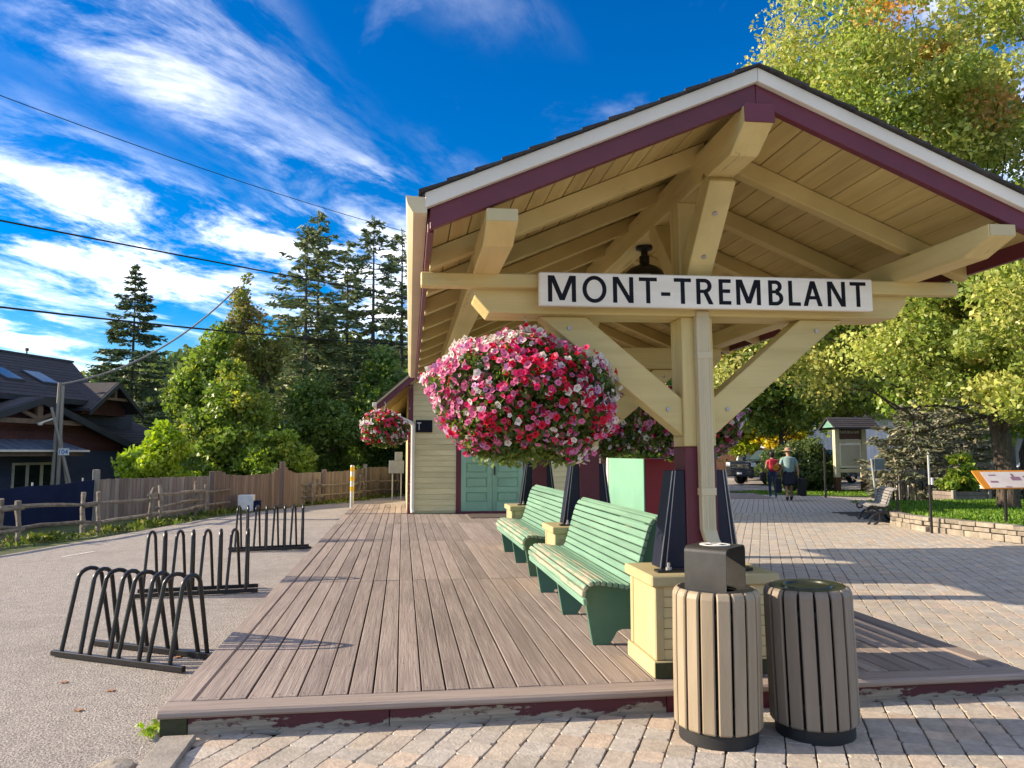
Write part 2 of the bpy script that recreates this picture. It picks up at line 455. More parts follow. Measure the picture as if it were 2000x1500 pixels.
pm('navy_siding', (0.034, 0.044, 0.082), (0.042, 0.052, 0.092), 3, rough=0.6, bump=0.1, rand=0.10)
pm('shake_red', (0.115, 0.042, 0.035), (0.085, 0.03, 0.027), 9, rough=0.8, bump=0.5, bscale=30, rand=0.2)
pm('roof_dark', (0.052, 0.046, 0.050), (0.036, 0.032, 0.036), 14, rough=0.9, bump=0.5, bscale=60, rand=0.18)
pm('timber', (0.19, 0.13, 0.085), (0.14, 0.09, 0.06), 4, rough=0.7, bump=0.2)
pm('roof_edge', (0.035, 0.038, 0.046), (0.03, 0.032, 0.04), 4, rough=0.5)
pm('zinc', (0.22, 0.28, 0.38), (0.19, 0.25, 0.34), 3, rough=0.35, metallic=0.5, bump=0.05)
pm('frame_cream', (0.56, 0.50, 0.38), None, 4, rough=0.5)
pm('glass_dark', (0.015, 0.02, 0.024), (0.012, 0.016, 0.02), 2, rough=0.05, bump=0, spec=0.9, rand=0)
pm('glass_sky', (0.05, 0.085, 0.10), (0.05, 0.08, 0.095), 2, rough=0.04, bump=0, spec=1.0, rand=0)
pm('bark', (0.15, 0.115, 0.085), (0.07, 0.052, 0.04), 6, (5, 5, 0.9), rough=0.95, bump=1.0, bscale=7, bdist=0.04, rand=0.05)
pm('bark_grey', (0.13, 0.115, 0.10), (0.075, 0.065, 0.055), 6, (4, 4, 0.8), rough=0.95, bump=0.8, bscale=7, bdist=0.03)
pm('bench_slat', (0.28, 0.265, 0.25), (0.22, 0.205, 0.19), 2, (10, 1, 10), rough=0.75, bump=0.2, rand=0.1)
pm('orange_print', (0.72, 0.26, 0.03), (0.68, 0.24, 0.03), 2, rough=0.4, bump=0, rand=0)
pm('white_print', (0.74, 0.66, 0.60), (0.70, 0.58, 0.52), 3, rough=0.4, bump=0, rand=0)
pm('violet_print', (0.30, 0.16, 0.22), None, 3, rough=0.4, bump=0)
pm('yellow_band', (0.70, 0.40, 0.01), (0.66, 0.37, 0.01), 3, rough=0.4, bump=0)
pm('galvanised', (0.48, 0.49, 0.47), (0.40, 0.41, 0.40), 9, rough=0.45, bump=0.05, metallic=0.3)
pm('meter_grey', (0.26, 0.285, 0.31), None, 4, rough=0.45, bump=0)
pm('doormat', (0.10, 0.075, 0.06), (0.08, 0.06, 0.05), 30, rough=0.95, bump=0.5)
pm('truck_paint', (0.010, 0.016, 0.032), (0.010, 0.016, 0.030), 2, rough=0.22, bump=0, spec=0.7, coat=0.6, rand=0)
pm('white_paint', (0.74, 0.75, 0.76), (0.70, 0.71, 0.72), 2, rough=0.25, bump=0, coat=0.4, rand=0)
pm('grey_paint', (0.20, 0.205, 0.215), None, 2, rough=0.25, bump=0, coat=0.4, rand=0)
pm('tyre', (0.018, 0.018, 0.018), None, 9, rough=0.85, bump=0.1)
pm('chrome', (0.6, 0.6, 0.6), (0.5, 0.5, 0.5), 4, rough=0.15, metallic=0.9, bump=0)
pm('lamp_lens', (0.7, 0.72, 0.72), None, 4, rough=0.1, bump=0)
pm('kayak_blue', (0.02, 0.22, 0.58), None, 3, rough=0.3, bump=0)
pm('kayak_white', (0.68, 0.60, 0.54), None, 3, rough=0.3, bump=0)
pm('kiosk_post', (0.58, 0.52, 0.35), (0.5, 0.45, 0.3), 3, rough=0.6, bump=0.1)
pm('kiosk_brown', (0.10, 0.045, 0.025), (0.085, 0.038, 0.022), 3, rough=0.6, bump=0.1)
pm('kiosk_board', (0.50, 0.44, 0.34), (0.44, 0.40, 0.31), 2, rough=0.4, bump=0)
pm('board_white', (0.72, 0.71, 0.70), (0.64, 0.63, 0.63), 2, rough=0.6, bump=0.1, rand=0.08)
pm('far_grey', (0.30, 0.29, 0.27), (0.26, 0.25, 0.23), 2, rough=0.7, bump=0.1, rand=0.06)
pm('far_orange', (0.44, 0.21, 0.10), (0.38, 0.18, 0.09), 2, rough=0.7, bump=0.1, rand=0.06)
pm('skin', (0.42, 0.24, 0.16), (0.38, 0.21, 0.14), 6, rough=0.5, bump=0, rand=0)
pm('hair', (0.022, 0.015, 0.012), None, 20, rough=0.5, bump=0.3)
pm('tee_teal', (0.25, 0.36, 0.37), (0.22, 0.33, 0.34), 5, rough=0.8, bump=0.2)
pm('cloth_navy', (0.014, 0.018, 0.035), None, 5, rough=0.8, bump=0.2)
pm('denim', (0.03, 0.045, 0.11), (0.04, 0.055, 0.13), 8, rough=0.8, bump=0.2)
pm('cloth_pink', (0.42, 0.10, 0.11), None, 5, rough=0.8, bump=0.2)
pm('cloth_red', (0.40, 0.02, 0.045), (0.33, 0.015, 0.035), 5, rough=0.7, bump=0.2)
pm('cloth_black', (0.012, 0.012, 0.014), None, 5, rough=0.7, bump=0.2)
pm('cloth_orange', (0.62, 0.25, 0.02), None, 5, rough=0.8, bump=0.2)
pm('hat_straw', (0.42, 0.27, 0.18), None, 9, rough=0.8, bump=0.3)
pm('shoe_white', (0.6, 0.6, 0.58), None, 5, rough=0.7, bump=0)
pm('cable', (0.02, 0.02, 0.022), None, 5, rough=0.6, bump=0)
pm('cable_grey', (0.30, 0.28, 0.26), None, 5, rough=0.6, bump=0)
pm('wire_basket', (0.06, 0.045, 0.03), None, 5, rough=0.8, bump=0.3)
pm('sheet_white', (0.70, 0.71, 0.72), None, 5, rough=0.6, bump=0.1)
leafmat('leaf', 0.42, 0.42, 0.45)
leafmat('needle', 0.15, 0.65)
leafmat('petal', 0.30, 0.5, 0.2)
leafmat('grass_blade', 0.35)
M = MATS
# ------------------------------------------------------------------ the setting
RNG = np.random.default_rng(7)
def sst(a, b, x):
    t = np.clip((x - a) / (b - a), 0, 1); return t * t * (3 - 2 * t)
def terrain(X, Y):
    X = np.asarray(X, float); Y = np.asarray(Y, float)
    s = (X + 8.2) * -0.863 + (Y - 17.3) * 0.508
    return -0.03 - 1.05 * sst(0.5, 6.0, s) * sst(-1.0, -5.0, X)
def flat_poly(name, pts, z, mat, bev=None):
    me = bpy.data.meshes.new(name)
    me.from_pydata([(x, y, z) for x, y in pts], [], [tuple(range(len(pts)))])
    bm = bmesh.new(); bm.from_mesh(me)
    bmesh.ops.recalc_face_normals(bm, faces=bm.faces)
    for f in bm.faces:
        if f.normal.z < 0: f.normal_flip()
    bm.to_mesh(me); bm.free()
    o = link_mesh(name, me, mat)
    return kind(o, 'structure')
def grid_axis(lo, hi, near_lo, near_hi, step):
    a = list(np.arange(near_lo, near_hi + 1e-6, step))
    left = []; x = near_lo; s = step
    while x > lo: s *= 1.5; x -= s; left.append(x)
    right = []; x = near_hi; s = step
    while x < hi: s *= 1.5; x += s; right.append(x)
    return np.array(left[::-1] + a + right)
gx = grid_axis(-900, 900, -30, 30, 1.0); gy = grid_axis(-300, 1500, 0, 60, 1.0)
GX, GY = np.meshgrid(gx, gy); GZ = terrain(GX, GY)
vv = np.stack([GX.ravel(), GY.ravel(), GZ.ravel()], 1)
nx, ny = len(gx), len(gy)
ii = (np.arange(ny - 1)[:, None] * nx + np.arange(nx - 1)[None]).ravel()
ground = link_mesh('ground', np_mesh('ground', vv, np.stack([ii, ii + 1, ii + nx + 1, ii + nx], 1)), M['meadow'])
kind(ground, 'structure')

# asphalt path that runs past the platform and bends behind the station
edge = [(-9.0, 3.0), (-7.3, 10.0), (-6.31, 13.4), (-5.55, 16.6), (-4.75, 20.3), (-3.4, 23.6), (-1.55, 27.0), (-0.1, 30.2), (0.6, 34.0), (0.8, 44.0)]
rpts = [(-1.32, -45), (-1.32, 22.9), (0.08, 24.0), (3.2, 30.0), (3.8, 44.0)] + edge[::-1] + [(-13, -45)]
road = flat_poly('road', rpts, 0.0, M['asphalt'])
for (x0, y0), (x1, y1) in (((-5.26, 13.1), (-5.02, 13.75)), ((-4.45, 16.9), (-4.15, 17.8)), ((-3.6, 20.9), (-3.2, 21.8))):
    d = Vector((x1 - x0, y1 - y0)).normalized(); nn = Vector((-d.y, d.x)) * 0.035
    flat_poly('lane_marking', [(x0 - nn.x, y0 - nn.y), (x1 - nn.x, y1 - nn.y), (x1 + nn.x, y1 + nn.y), (x0 + nn.x, y0 + nn.y)], 0.004, M['road_paint'])
# a few fallen leaves on the asphalt
for i, (x, y, r) in enumerate([(-1.95, 5.75, .3), (-2.0, 5.35, 1.2), (-1.45, 5.55, 2.0), (-2.35, 6.0, 2.9), (-1.75, 6.6, .9), (-2.9, 5.2, 4)]):
    b = MB(); pts = []
    for k in range(10):
        rr = 0.032 if k % 2 == 0 else 0.016
        t = r + k * math.pi / 5; pts.append((x + rr * math.cos(t), y + rr * 0.8 * math.sin(t)))
    b.prism(pts, 'z', 0.004, 0.009)
    tag(b.build('fallen_leaf', M['far_orange']), 'small dry brown leaf lying on the grey asphalt by the bicycle racks', 'leaf', 'dry leaves on the asphalt')

# bedding under the pavers, then the pavers themselves
plaza = flat_poly('plaza', [(-1.32, -45), (34, -45), (30, 10), (22, 26), (11.5, 27.5), (5.4, 27.5), (4.1, 4.9), (4.1, 4.7), (-1.32, 4.7)], -0.012, M['joint_sand'])
far_plaza = flat_poly('plaza_paving', [(4.3, 20.0), (13, 20.0), (20, 24.0), (14.0, 28.6), (5.2, 28.6), (4.3, 27)], 0.0, None or M['paver_field'])
unseen_paving = flat_poly('plaza_paving', [(-1.15, -45), (34, -45), (34, 4.8), (7.45, 4.8), (7.45, 3.46), (-1.15, 3.46)], 0.0, M['paver_field'])  # unseen stretch behind the camera, added to bounce light onto the canopy front
PW, PL = 0.155, 0.19
def paver_piece(w, l, seed):
    r = random.Random(seed); hw, hl, c = w / 2 - 0.0035, l / 2 - 0.002, 0.013
    pts = [(-hw + c, -hl), (hw - c, -hl), (hw, -hl + c), (hw, hl - c), (hw - c, hl), (-hw + c, hl), (-hw, hl - c), (-hw, -hl + c)]
    pts = [(a + r.uniform(-.003, .003), b + r.uniform(-.002, .002)) for a, b in pts]
    top = [(a * 0.965, b * 0.975, 0.0) for a, b in pts]; rim = [(a, b, -0.006) for a, b in pts]; low = [(a, b, -0.03) for a, b in pts]
    vs = top + rim + low; n = 8
    fs = [tuple(range(n))]
    for k in range(n):
        k2 = (k + 1) % n
        fs += [(n + k, n + k2, k2, k), (2 * n + k, 2 * n + k2, n + k2, n + k)]
    return vs, fs
variants = []
for s in range(10):
    vs, fs = paver_piece(PW, 1.0 * PL, s)
    me = bpy.data.meshes.new('paver'); me.from_pydata(vs, [], fs); me.materials.append(M['paver']); variants.append(me)
rp = random.Random(3)
field_v = []; field_f = []; field_c = []
npav = 0
def lay(x, y, l, single):
    global npav
    z = rp.uniform(-0.003, 0.002)
    if single and npav < 300:
        o = bpy.data.objects.new('paver', rp.choice(variants)); COL.objects.link(o)
        o.parent = plaza; o.location = (x, y, z + 0.0)
        o.scale = (1, l / PL, 1); o.rotation_euler = (rp.uniform(-.012, .012), rp.uniform(-.012, .012), -PA + rp.uniform(-.02, .02))
        npav += 1
    else:
        vs, fs = paver_piece(PW, l, rp.randrange(10 ** 6)); b = len(field_v)
        # keep the far field light: top and one bevel ring
        field_v.extend([(a * pc_[0] + c * pd_[0] + x, a * pc_[1] + c * pd_[1] + y, d + z) for a, c, d in vs[:16]])
        field_f.extend([tuple(i + b for i in f) for f in fs if max(f) < 16])
        c = rp.choice(PAV); k = rp.uniform(.94, 1.05)
        field_c.extend([(c[0] * k, c[1] * k, c[2] * k)] * 16)
PA = math.radians(26)                      # the paving bond runs askew to the platform
pd_, pc_ = (math.sin(PA), math.cos(PA)), (math.cos(PA), -math.sin(PA))
cells = []
for i in range(-150, 60):
    u = i * PW; v = -3.0 + rp.uniform(0, .2)
    while v < 26:
        l = PL * rp.choice((0.8, 1.0, 1.0, 1.25)); vc = v + l / 2
        x = u * pc_[0] + vc * pd_[0]; y = u * pc_[1] + vc * pd_[1]
        front = -1.16 < x < 7.5 and 3.45 < y < 4.86
        right = 4.12 < x < 10.95 + 0.14 * max(0, y - 14.5) + 0.1 * max(0, 13 - y) and 4.8 < y < 20.1
        if front or right: cells.append((x, y, l))
        v += l
cells = [(x, y, l, x * x + y * y) for x, y, l in cells]
def vis(c):
    return c[1] < 4.80 and c[0] < 0.90 * c[1] + 0.05 and c[1] > 3.90
single = [c for c in cells if vis(c)]
single.sort(key=lambda c: c[3]); single = set(single[:300])
for c in cells: lay(c[0], c[1], c[2], c in single)
pf = bpy.data.meshes.new('pavers'); pf.from_pydata(field_v, [], field_f)
at = pf.color_attributes.new('Col', 'FLOAT_COLOR', 'POINT')
c4 = np.ones((len(field_v), 4), np.float32); c4[:, :3] = field_c; at.data.foreach_set('color', c4.ravel())
o = link_mesh('pavers', pf, M['paver_field'], plaza); kind(o, 'stuff')
# far paving continues in the material
def paving_material():
    m = bpy.data.materials.new('far_paving'); m.use_nodes = True
    nt = m.node_tree; N = nt.nodes; L = nt.links; b = N['Principled BSDF']
    tc = N.new('ShaderNodeTexCoord'); mp = N.new('ShaderNodeMapping'); mp.inputs['Rotation'].default_value = (0, 0, -math.radians(90 - 26))
    L.new(tc.outputs['Object'], mp.inputs['Vector'])
    br = N.new('ShaderNodeTexBrick'); br.inputs['Scale'].default_value = 1.0
    br.inputs['Brick Width'].default_value = PL; br.inputs['Row Height'].default_value = PW
    br.inputs['Mortar Size'].default_value = 0.008; br.inputs['Color1'].default_value = (*PAV[0], 1); br.inputs['Color2'].default_value = (*PAV[3], 1)
    br.inputs['Mortar'].default_value = (0.09, 0.075, 0.06, 1)
    L.new(mp.outputs[0], br.inputs['Vector']); L.new(br.outputs['Color'], b.inputs['Base Color']); b.inputs['Roughness'].default_value = 0.9
    return m
fpm = paving_material()
for o in (far_plaza, unseen_paving): o.data.materials.clear(); o.data.materials.append(fpm)
# kerb of flat concrete beside the asphalt
kerb = thing('kerb', 'narrow pale concrete kerb strip between asphalt and pavers', 'kerb', (-1.26, 4.0, 0))
for k in range(3):
    BX('kerb_stone', M['kerb'], kerb, -1.325, -1.14, 1.9 + k * 0.95, 2.84 + k * 0.95, -0.05, 0.03, 0.008)
# worn stone beside the kerb
rk = MB(); rk.lathe([(0.0, .0), (.11, .004), (.10, .03), (.05, .045), (0.0, .05)], (-1.45, 4.35, -.005), 9, cap=False)
tag(rk.build('flat_stone', M['stone'], smooth=True), 'flat brown stone half sunk in the asphalt beside the kerb', 'stone')

# ------------------------------------------------------------------ the wooden platform
DZ = 0.15
deck = thing('wooden_platform', 'low weathered mauve-brown plank platform with peeling maroon front edge', 'platform', (1.4, 4.8, 0))
rd = random.Random(5)
X0, X1, Y0 = -1.38, 4.22, 4.77
bw = 0.150
secs = [(Y0 + 0.19, 9.2), (9.2, 13.24), (13.24, 16.56), (16.56, 19.0), (19.0, 22.85)]
xs = [X0 + 0.17]
while xs[-1] + bw < X1 - 0.10: xs.append(xs[-1] + bw)
for si, (ya, yb) in enumerate(secs):
    for i, x in enumerate(xs):
        xe = x + bw - 0.007 if i < len(xs) - 1 else X1 - 0.165
        if si == 4 and x > 0.0: break
        z = DZ + rd.uniform(-0.003, 0.002)
        BX('plank', M['deck'], deck, x + rd.uniform(0.001, .004), xe - 0.001, ya + 0.006, yb - 0.010 + rd.uniform(-.003, .002), z - 0.036, z, 0.003)
screws = MB()
for si, (ya, yb) in enumerate(secs):
    for i, x in enumerate(xs):
        if si == 4 and x > 0.0: break
        for y in np.linspace(ya + .05, yb - .05, 8 if si < 2 else 3):
            for dx in (.03, .115):
                px_, py_ = x + dx + rd.uniform(-.006, .006), y + rd.uniform(-.008, .008)
                screws.add([(px_ + .0055 * math.cos(t), py_ + .0055 * math.sin(t), DZ + .0026) for t in (0, 1.26, 2.51, 3.77, 5.03)], [(0, 1, 2, 3, 4)])
kind(screws.build('screw_heads', M['black_matt'], deck), 'stuff')
def nosing(name, x0, x1, y0, y1, mat):
    BX(name, mat, deck, x0, x1, y0, y1, DZ - 0.045, DZ + 0.001, 0.012)
nosing('edge_board', X0 + 0.004, 1.95, Y0, Y0 + 0.185, M['deck_cross'])
nosing('edge_board', 1.955, X1 - 0.004, Y0, Y0 + 0.185, M['deck_cross'])
for ya, yb in secs:
    nosing('edge_board', X0, X0 + 0.163, max(ya, Y0 + 0.19), yb - 0.004, M['deck'])
    if yb < 19.5: nosing('edge_board', X1 - 0.16, X1, max(ya, Y0 + 0.19), yb - 0.004, M['deck'])
# fascia boards
BX('fascia_block', M['mossy_wood'], deck, X0 + 0.02, X0 + 0.17, Y0 + 0.03, Y0 + 0.14, 0.0, DZ - 0.047, 0.004)
for a, b in ((X0 + 0.175, -0.06), (-0.055, 1.66), (1.665, 2.5), (2.505, X1 - 0.03)):
    BX('fascia_board', M['maroon'] if (a, b) == (1.665, 2.5) else M['deck_face'], deck, a, b, Y0 + 0.035 + (0.006 if a > 1 else 0), Y0 + 0.075, -0.02, DZ - 0.047, 0.004)
BX('fascia_board', M['deck_face'], deck, X0 + 0.03, X0 + 0.07, Y0 + 0.15, 22.8, -0.02, DZ - 0.047, 0.004)
BX('fascia_board', M['deck_face'], deck, X1 - 0.07, X1 - 0.03, Y0 + 0.08, 18.9, -0.02, DZ - 0.047, 0.004)
BX('joist_frame', M['mossy_wood'], deck, X0 + 0.1, X1 - 0.1, Y0 + 0.2, 18.9, -0.02, DZ - 0.06, 0)
BX('joist_frame', M['mossy_wood'], deck, X0 + 0.1, 0.0, 18.95, 22.8, -0.02, DZ - 0.06, 0)
# low ramp farther along the right side
rmp = MB(); rmp.hexa([(10.2, 26.2, -.02), (13.2, 26.2, -.02), (13.2, 27.9, -.02), (10.2, 27.9, -.02), (10.2, 26.2, .02), (13.2, 26.2, .02), (13.2, 27.9, .11), (10.2, 27.9, .11)])
tag(rmp.build('ramp', M['deck_cross'], bevel=0.004), 'low grey wooden ramp at the far end of the paving', 'ramp')
# ------------------------------------------------------------------ station canopy (open shelter on a row of posts)
XC = 2.09
canopy = thing('station_canopy', 'open gabled platform canopy of cream timber with maroon and white edges', 'canopy', (XC, 5.3, 0.15))
CY0, CY1 = 4.10, 13.45
SL = 0.425
def zt(x): return 3.915 - SL * abs(x - XC)
HW = 1.93
def slope_slab(name, mat, side, x_in, x_out, d_top, d_bot, y0, y1, parent=canopy, bevel=0.003):
    """slab following the roof slope; depths measured down from the shingle top"""
    a, b = XC + side * x_in, XC + side * x_out
    P = [(a, zt(a)), (b, zt(b))]
    mb = MB()
    mb.prism([(P[0][0], P[0][1] - d_bot), (P[1][0], P[1][1] - d_bot), (P[1][0], P[1][1] - d_top), (P[0][0], P[0][1] - d_top)], 'y', y0, y1)
    return mb.build(name, mat, parent, bevel)
POSTS_Y = (5.30, 8.70, 12.10)
rc = random.Random(11)
for side in (-1, 1):
    # shingle courses, each one lapping the next
    n = 13; w = (HW + 0.05) / n
    roof = slope_slab('roof', M['roof_dark'], side, 0.0, HW + 0.03, 0.03, 0.05, CY0 + 0.005, CY1, bevel=0)
    for k in range(n):
        a, b = max(0.0, k * w - 0.02), (k + 1) * w
        A, B = XC + side * a, XC + side * b
        mb = MB()
        mb.prism([(A, zt(A) - 0.028), (B, zt(B) - 0.024), (B, zt(B) - 0.004), (A, zt(A) - 0.018)], 'y', CY0 - 0.02 - rc.uniform(0, .012), CY1)
        mb.build('shingle_course', M['shingle'], roof)
    slope_slab('rake_trim', M['trim_white'], side, 0.001, HW + 0.015, 0.03, 0.115, CY0 + 0.0, CY0 + 0.045)
    slope_slab('bargeboard', M['maroon'], side, 0.001, HW - 0.012, 0.117, 0.235, CY0 + 0.035, CY0 + 0.085)
    slope_slab('rake_trim', M['trim_white'], side, 0.001, HW + 0.015, 0.051, 0.115, CY1 - 0.045, CY1)
    slope_slab('bargeboard', M['maroon'], side, 0.001, HW - 0.012, 0.117, 0.235, CY1 - 0.085, CY1 - 0.05)
    # ceiling boards run the length of the roof
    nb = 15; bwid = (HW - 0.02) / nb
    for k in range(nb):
        slope_slab('ceiling_board', M['ceiling_shaded'], side, k * bwid + 0.003, (k + 1) * bwid - 0.003, 0.052, 0.150 + rc.uniform(-.002, .002), CY0 + 0.09, CY1 - 0.09, bevel=0.003)
    # rafters
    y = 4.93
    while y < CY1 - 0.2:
        slope_slab('rafter', M['rafter_shaded'], side, 0.02, HW - 0.03, 0.155, 0.285, y - 0.045, y + 0.045, bevel=0.004)
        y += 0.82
    # eave board and gutter
    xe = XC + side * HW
    mb = MB(); mb.box(min(xe - side * 0.035, xe), max(xe - side * 0.035, xe), CY0 + 0.09, CY1 - 0.02, zt(xe) - 0.235, zt(xe) - 0.052)
    mb.build('eave_board', M['maroon'], canopy, 0.003)
    g = MB(); o1 = xe + side * 0.004
    prof = [(o1, zt(xe) - 0.15), (o1 + side * 0.075, zt(xe) - 0.15), (o1 + side * 0.105, zt(xe) - 0.10), (o1 + side * 0.115, zt(xe) - 0.055), (o1 + side * 0.105, zt(xe) - 0.055), (o1 + side * 0.095, zt(xe) - 0.098), (o1 + side * 0.07, zt(xe) - 0.142), (o1 + side * 0.008, zt(xe) - 0.142), (o1 + side * 0.008, zt(xe) - 0.062), (o1, zt(xe) - 0.062)]
    g.prism(prof, 'y', CY0 + 0.01, CY1 - 0.03)
    gut = g.build('gutter', M['gutter'], canopy)
    cap = MB(); cap.prism([prof[0], prof[1], prof[2], prof[3], prof[9]], 'y', CY0 + 0.004, CY0 + 0.012); cap.build('end_cap', M['gutter'], gut)
    # purlin
    xp = XC + side * 1.52; zb = 2.83; zp = zt(xp) - 0.285
    pr = MB()
    pr.prism([(CY0 + 0.0, zp), (CY0 + 0.0, zp - 0.075), (CY0 + 0.23, zb), (CY1 - 0.25, zb), (CY1, zp - 0.075), (CY1, zp)], 'x', xp - 0.088, xp + 0.088)
    pr.build('purlin', M['cream_y'], canopy, 0.006)
    BX('purlin_end', M['cream_pale'], canopy, xp - 0.084, xp + 0.084, CY0 - 0.006, CY0 + 0.001, zp - 0.072, zp - 0.004, 0)
# ridge beam
rbm = MB()
rbm.prism([(CY0, 3.655), (CY0, 3.55), (CY0 + 0.22, 3.43), (CY1 - 0.22, 3.43), (CY1, 3.55), (CY1, 3.655)], 'x', XC - 0.09, XC + 0.09)
rbm.build('ridge_beam', M['cream_y'], canopy, 0.006)
BX('ridge_end', M['maroon'], canopy, XC - 0.092, XC + 0.092, CY0 - 0.008, CY0 + 0.003, 3.548, 3.66, 0.002)
for py in POSTS_Y:
    # cross beam with cut ends
    cb = MB(); cb.prism([(0.50, 2.83), (0.50, 2.70), (0.60, 2.585), (2 * XC - 0.60, 2.585), (2 * XC - 0.50, 2.70), (2 * XC - 0.50, 2.83)], 'y', py - 0.17, py + 0.13)
    cb.build('cross_beam', M['cream_x'], canopy, 0.006)
    # knee braces
    for side in (-1, 1):
        kb = MB(); f = lambda x: XC + side * x
        kb.prism([(f(0.112), 1.74), (f(0.112), 2.005), (f(0.80), 2.583), (f(1.13), 2.583)], 'y', py - 0.085, py + 0.085)
        kb.build('knee_brace', M['cream_x'], canopy, 0.006)
        # diagonal struts under the ridge beam, fore and aft
        st = MB(); st.beam((XC, py + side * 0.06, 2.84), (XC, py + side * 0.60, 3.44), 0.18, 0.15, (0, -side, 0.6))
        s_ = st.build('ridge_strut', M['cream'], canopy, 0.005)
        if side < 0:
            for t in (0.32, 0.72):
                p = Vector((XC, py - 0.06 - 0.54 * t, 2.84 + 0.60 * t)) + Vector((0, -0.743, -0.669)) * 0.074
                bo = MB(); bo.tube([p, p + Vector((0, -0.743, -0.669)) * 0.012], 0.016, 10); bo.build('bolt', M['steel_edge'], s_)
    for side in (-1, 1):
        for bx_, bz_ in ((0.22, 1.93), (0.92, 2.50)):
            bo = MB(); bo.tube([(XC + side * bx_, py - 0.0848, bz_), (XC + side * bx_, py - 0.097, bz_)], 0.014, 8); bo.build('bolt', M['steel_edge'], canopy)
    BX('king_post', M['cream_z'], canopy, XC - 0.105, XC + 0.105, py - 0.09, py + 0.09, 2.832, 3.43, 0.006)
    # post: cream above, maroon below
    post = BX('post', M['cream_z'], canopy, XC - 0.115, XC + 0.115, py - 0.115, py + 0.115, 1.668, 2.585, 0.006)
    BX('post_base', M['maroon'], post, XC - 0.116, XC + 0.116, py - 0.116, py + 0.116, 0.815, 1.666, 0.006)
    BX('brace_block', M['cream'], post, XC - 0.123, XC - 0.115, py - 0.09, py + 0.09, 1.669, 1.738, 0.002)
    # tapering steel shoes on both flanks of the post
    for side in (-1, 1):
        g = lambda x: XC + side * x
        sh = MB()
        wb_ = 0.31 if side < 0 else 0.265; wt_ = 0.205 if side < 0 else 0.18
        b0, b1 = (g(0.118), g(wb_)); t0, t1 = (g(0.118), g(wt_))
        sh.hexa([(b0, py - .10, .83), (b1, py - .10, .83), (b1, py + .10, .83), (b0, py + .10, .83), (t0, py - .10, 1.50), (t1, py - .10, 1.50), (t1, py + .10, 1.50), (t0, py + .10, 1.50)])
        shoe = sh.build('steel_shoe', M['steel_navy'], post, 0.003)
        for off in (0.0, 0.04):
            ed = MB(); ed.beam((g(wb_ + .002 - off), py - .104, .832), (g(wt_ + .002 - off * 0.5), py - .104, 1.50), 0.006, 0.006); ed.build('flange_edge', M['steel_edge'], shoe)
        ed = MB(); ed.beam((g(0.124), py - .104, .832), (g(0.124), py - .104, 1.50), 0.008, 0.006); ed.build('flange_edge', M['steel_edge'], shoe)
        pl = BX('foot_plate', M['black_metal'], shoe, min(g(0.13), g(wb_ + .05)), max(g(0.13), g(wb_ + .05)), py - 0.20, py - 0.105, 0.814, 0.832, 0.002)
        bo = MB(); bo.lathe([(0.022, 0), (0.022, 0.014), (0.011, 0.016), (0.011, 0.045), (0.0, 0.047)], (g(wb_ - .04), py - 0.155, 0.832), 8, cap=False); bo.build('anchor_bolt', M['steel_edge'], shoe)
# sign carrier on the first cross beam
cr = MB(); cr.box(0.135, 4.03, 5.035, 5.125, 2.745, 2.842); cr.build('sign_rail', M['cream_x'], canopy, 0.008)
# downspout in front of the first post
ds = MB()
def rect(c, w, d, tilt=0):
    x, y, z = c; return [(x - w / 2, y - d / 2, z), (x + w / 2, y - d / 2, z), (x + w / 2, y + d / 2, z), (x - w / 2, y + d / 2, z)]
path = [((2.11, 5.145, 2.62), 0), ((2.11, 5.145, 1.10), 0), ((2.125, 5.135, 1.03), 0), ((2.17, 5.10, 0.92), 0), ((2.19, 5.085, 0.83), 0)]
rings = [rect(p, 0.098, 0.068) for p, _ in path]
vs = [q for r in rings for q in r]; fs = [(3, 2, 1, 0)]
for i in range(len(rings) - 1):
    for k in range(4): fs.append((i * 4 + k, i * 4 + (k + 1) % 4, i * 4 + 4 + (k + 1) % 4, i * 4 + 4 + k))
fs.append(tuple(range(len(vs) - 4, len(vs))))
ds.add(vs, fs)
dsp = ds.build('downspout', M['gutter'], canopy, 0.006)
for k in range(5):
    x = 2.078 + k * 0.016; BX('rib', M['gutter'], dsp, x, x + 0.007, 5.1075, 5.112, 1.09, 2.58, 0.0015)
for z in (2.28, 1.33): BX('strap', M['gutter'], dsp, 2.056, 2.164, 5.103, 5.182, z, z + 0.05, 0.002)
# the whole canopy leans by a fraction of a degree
canopy.rotation_euler = (0, math.radians(-0.6), math.radians(-0.5))

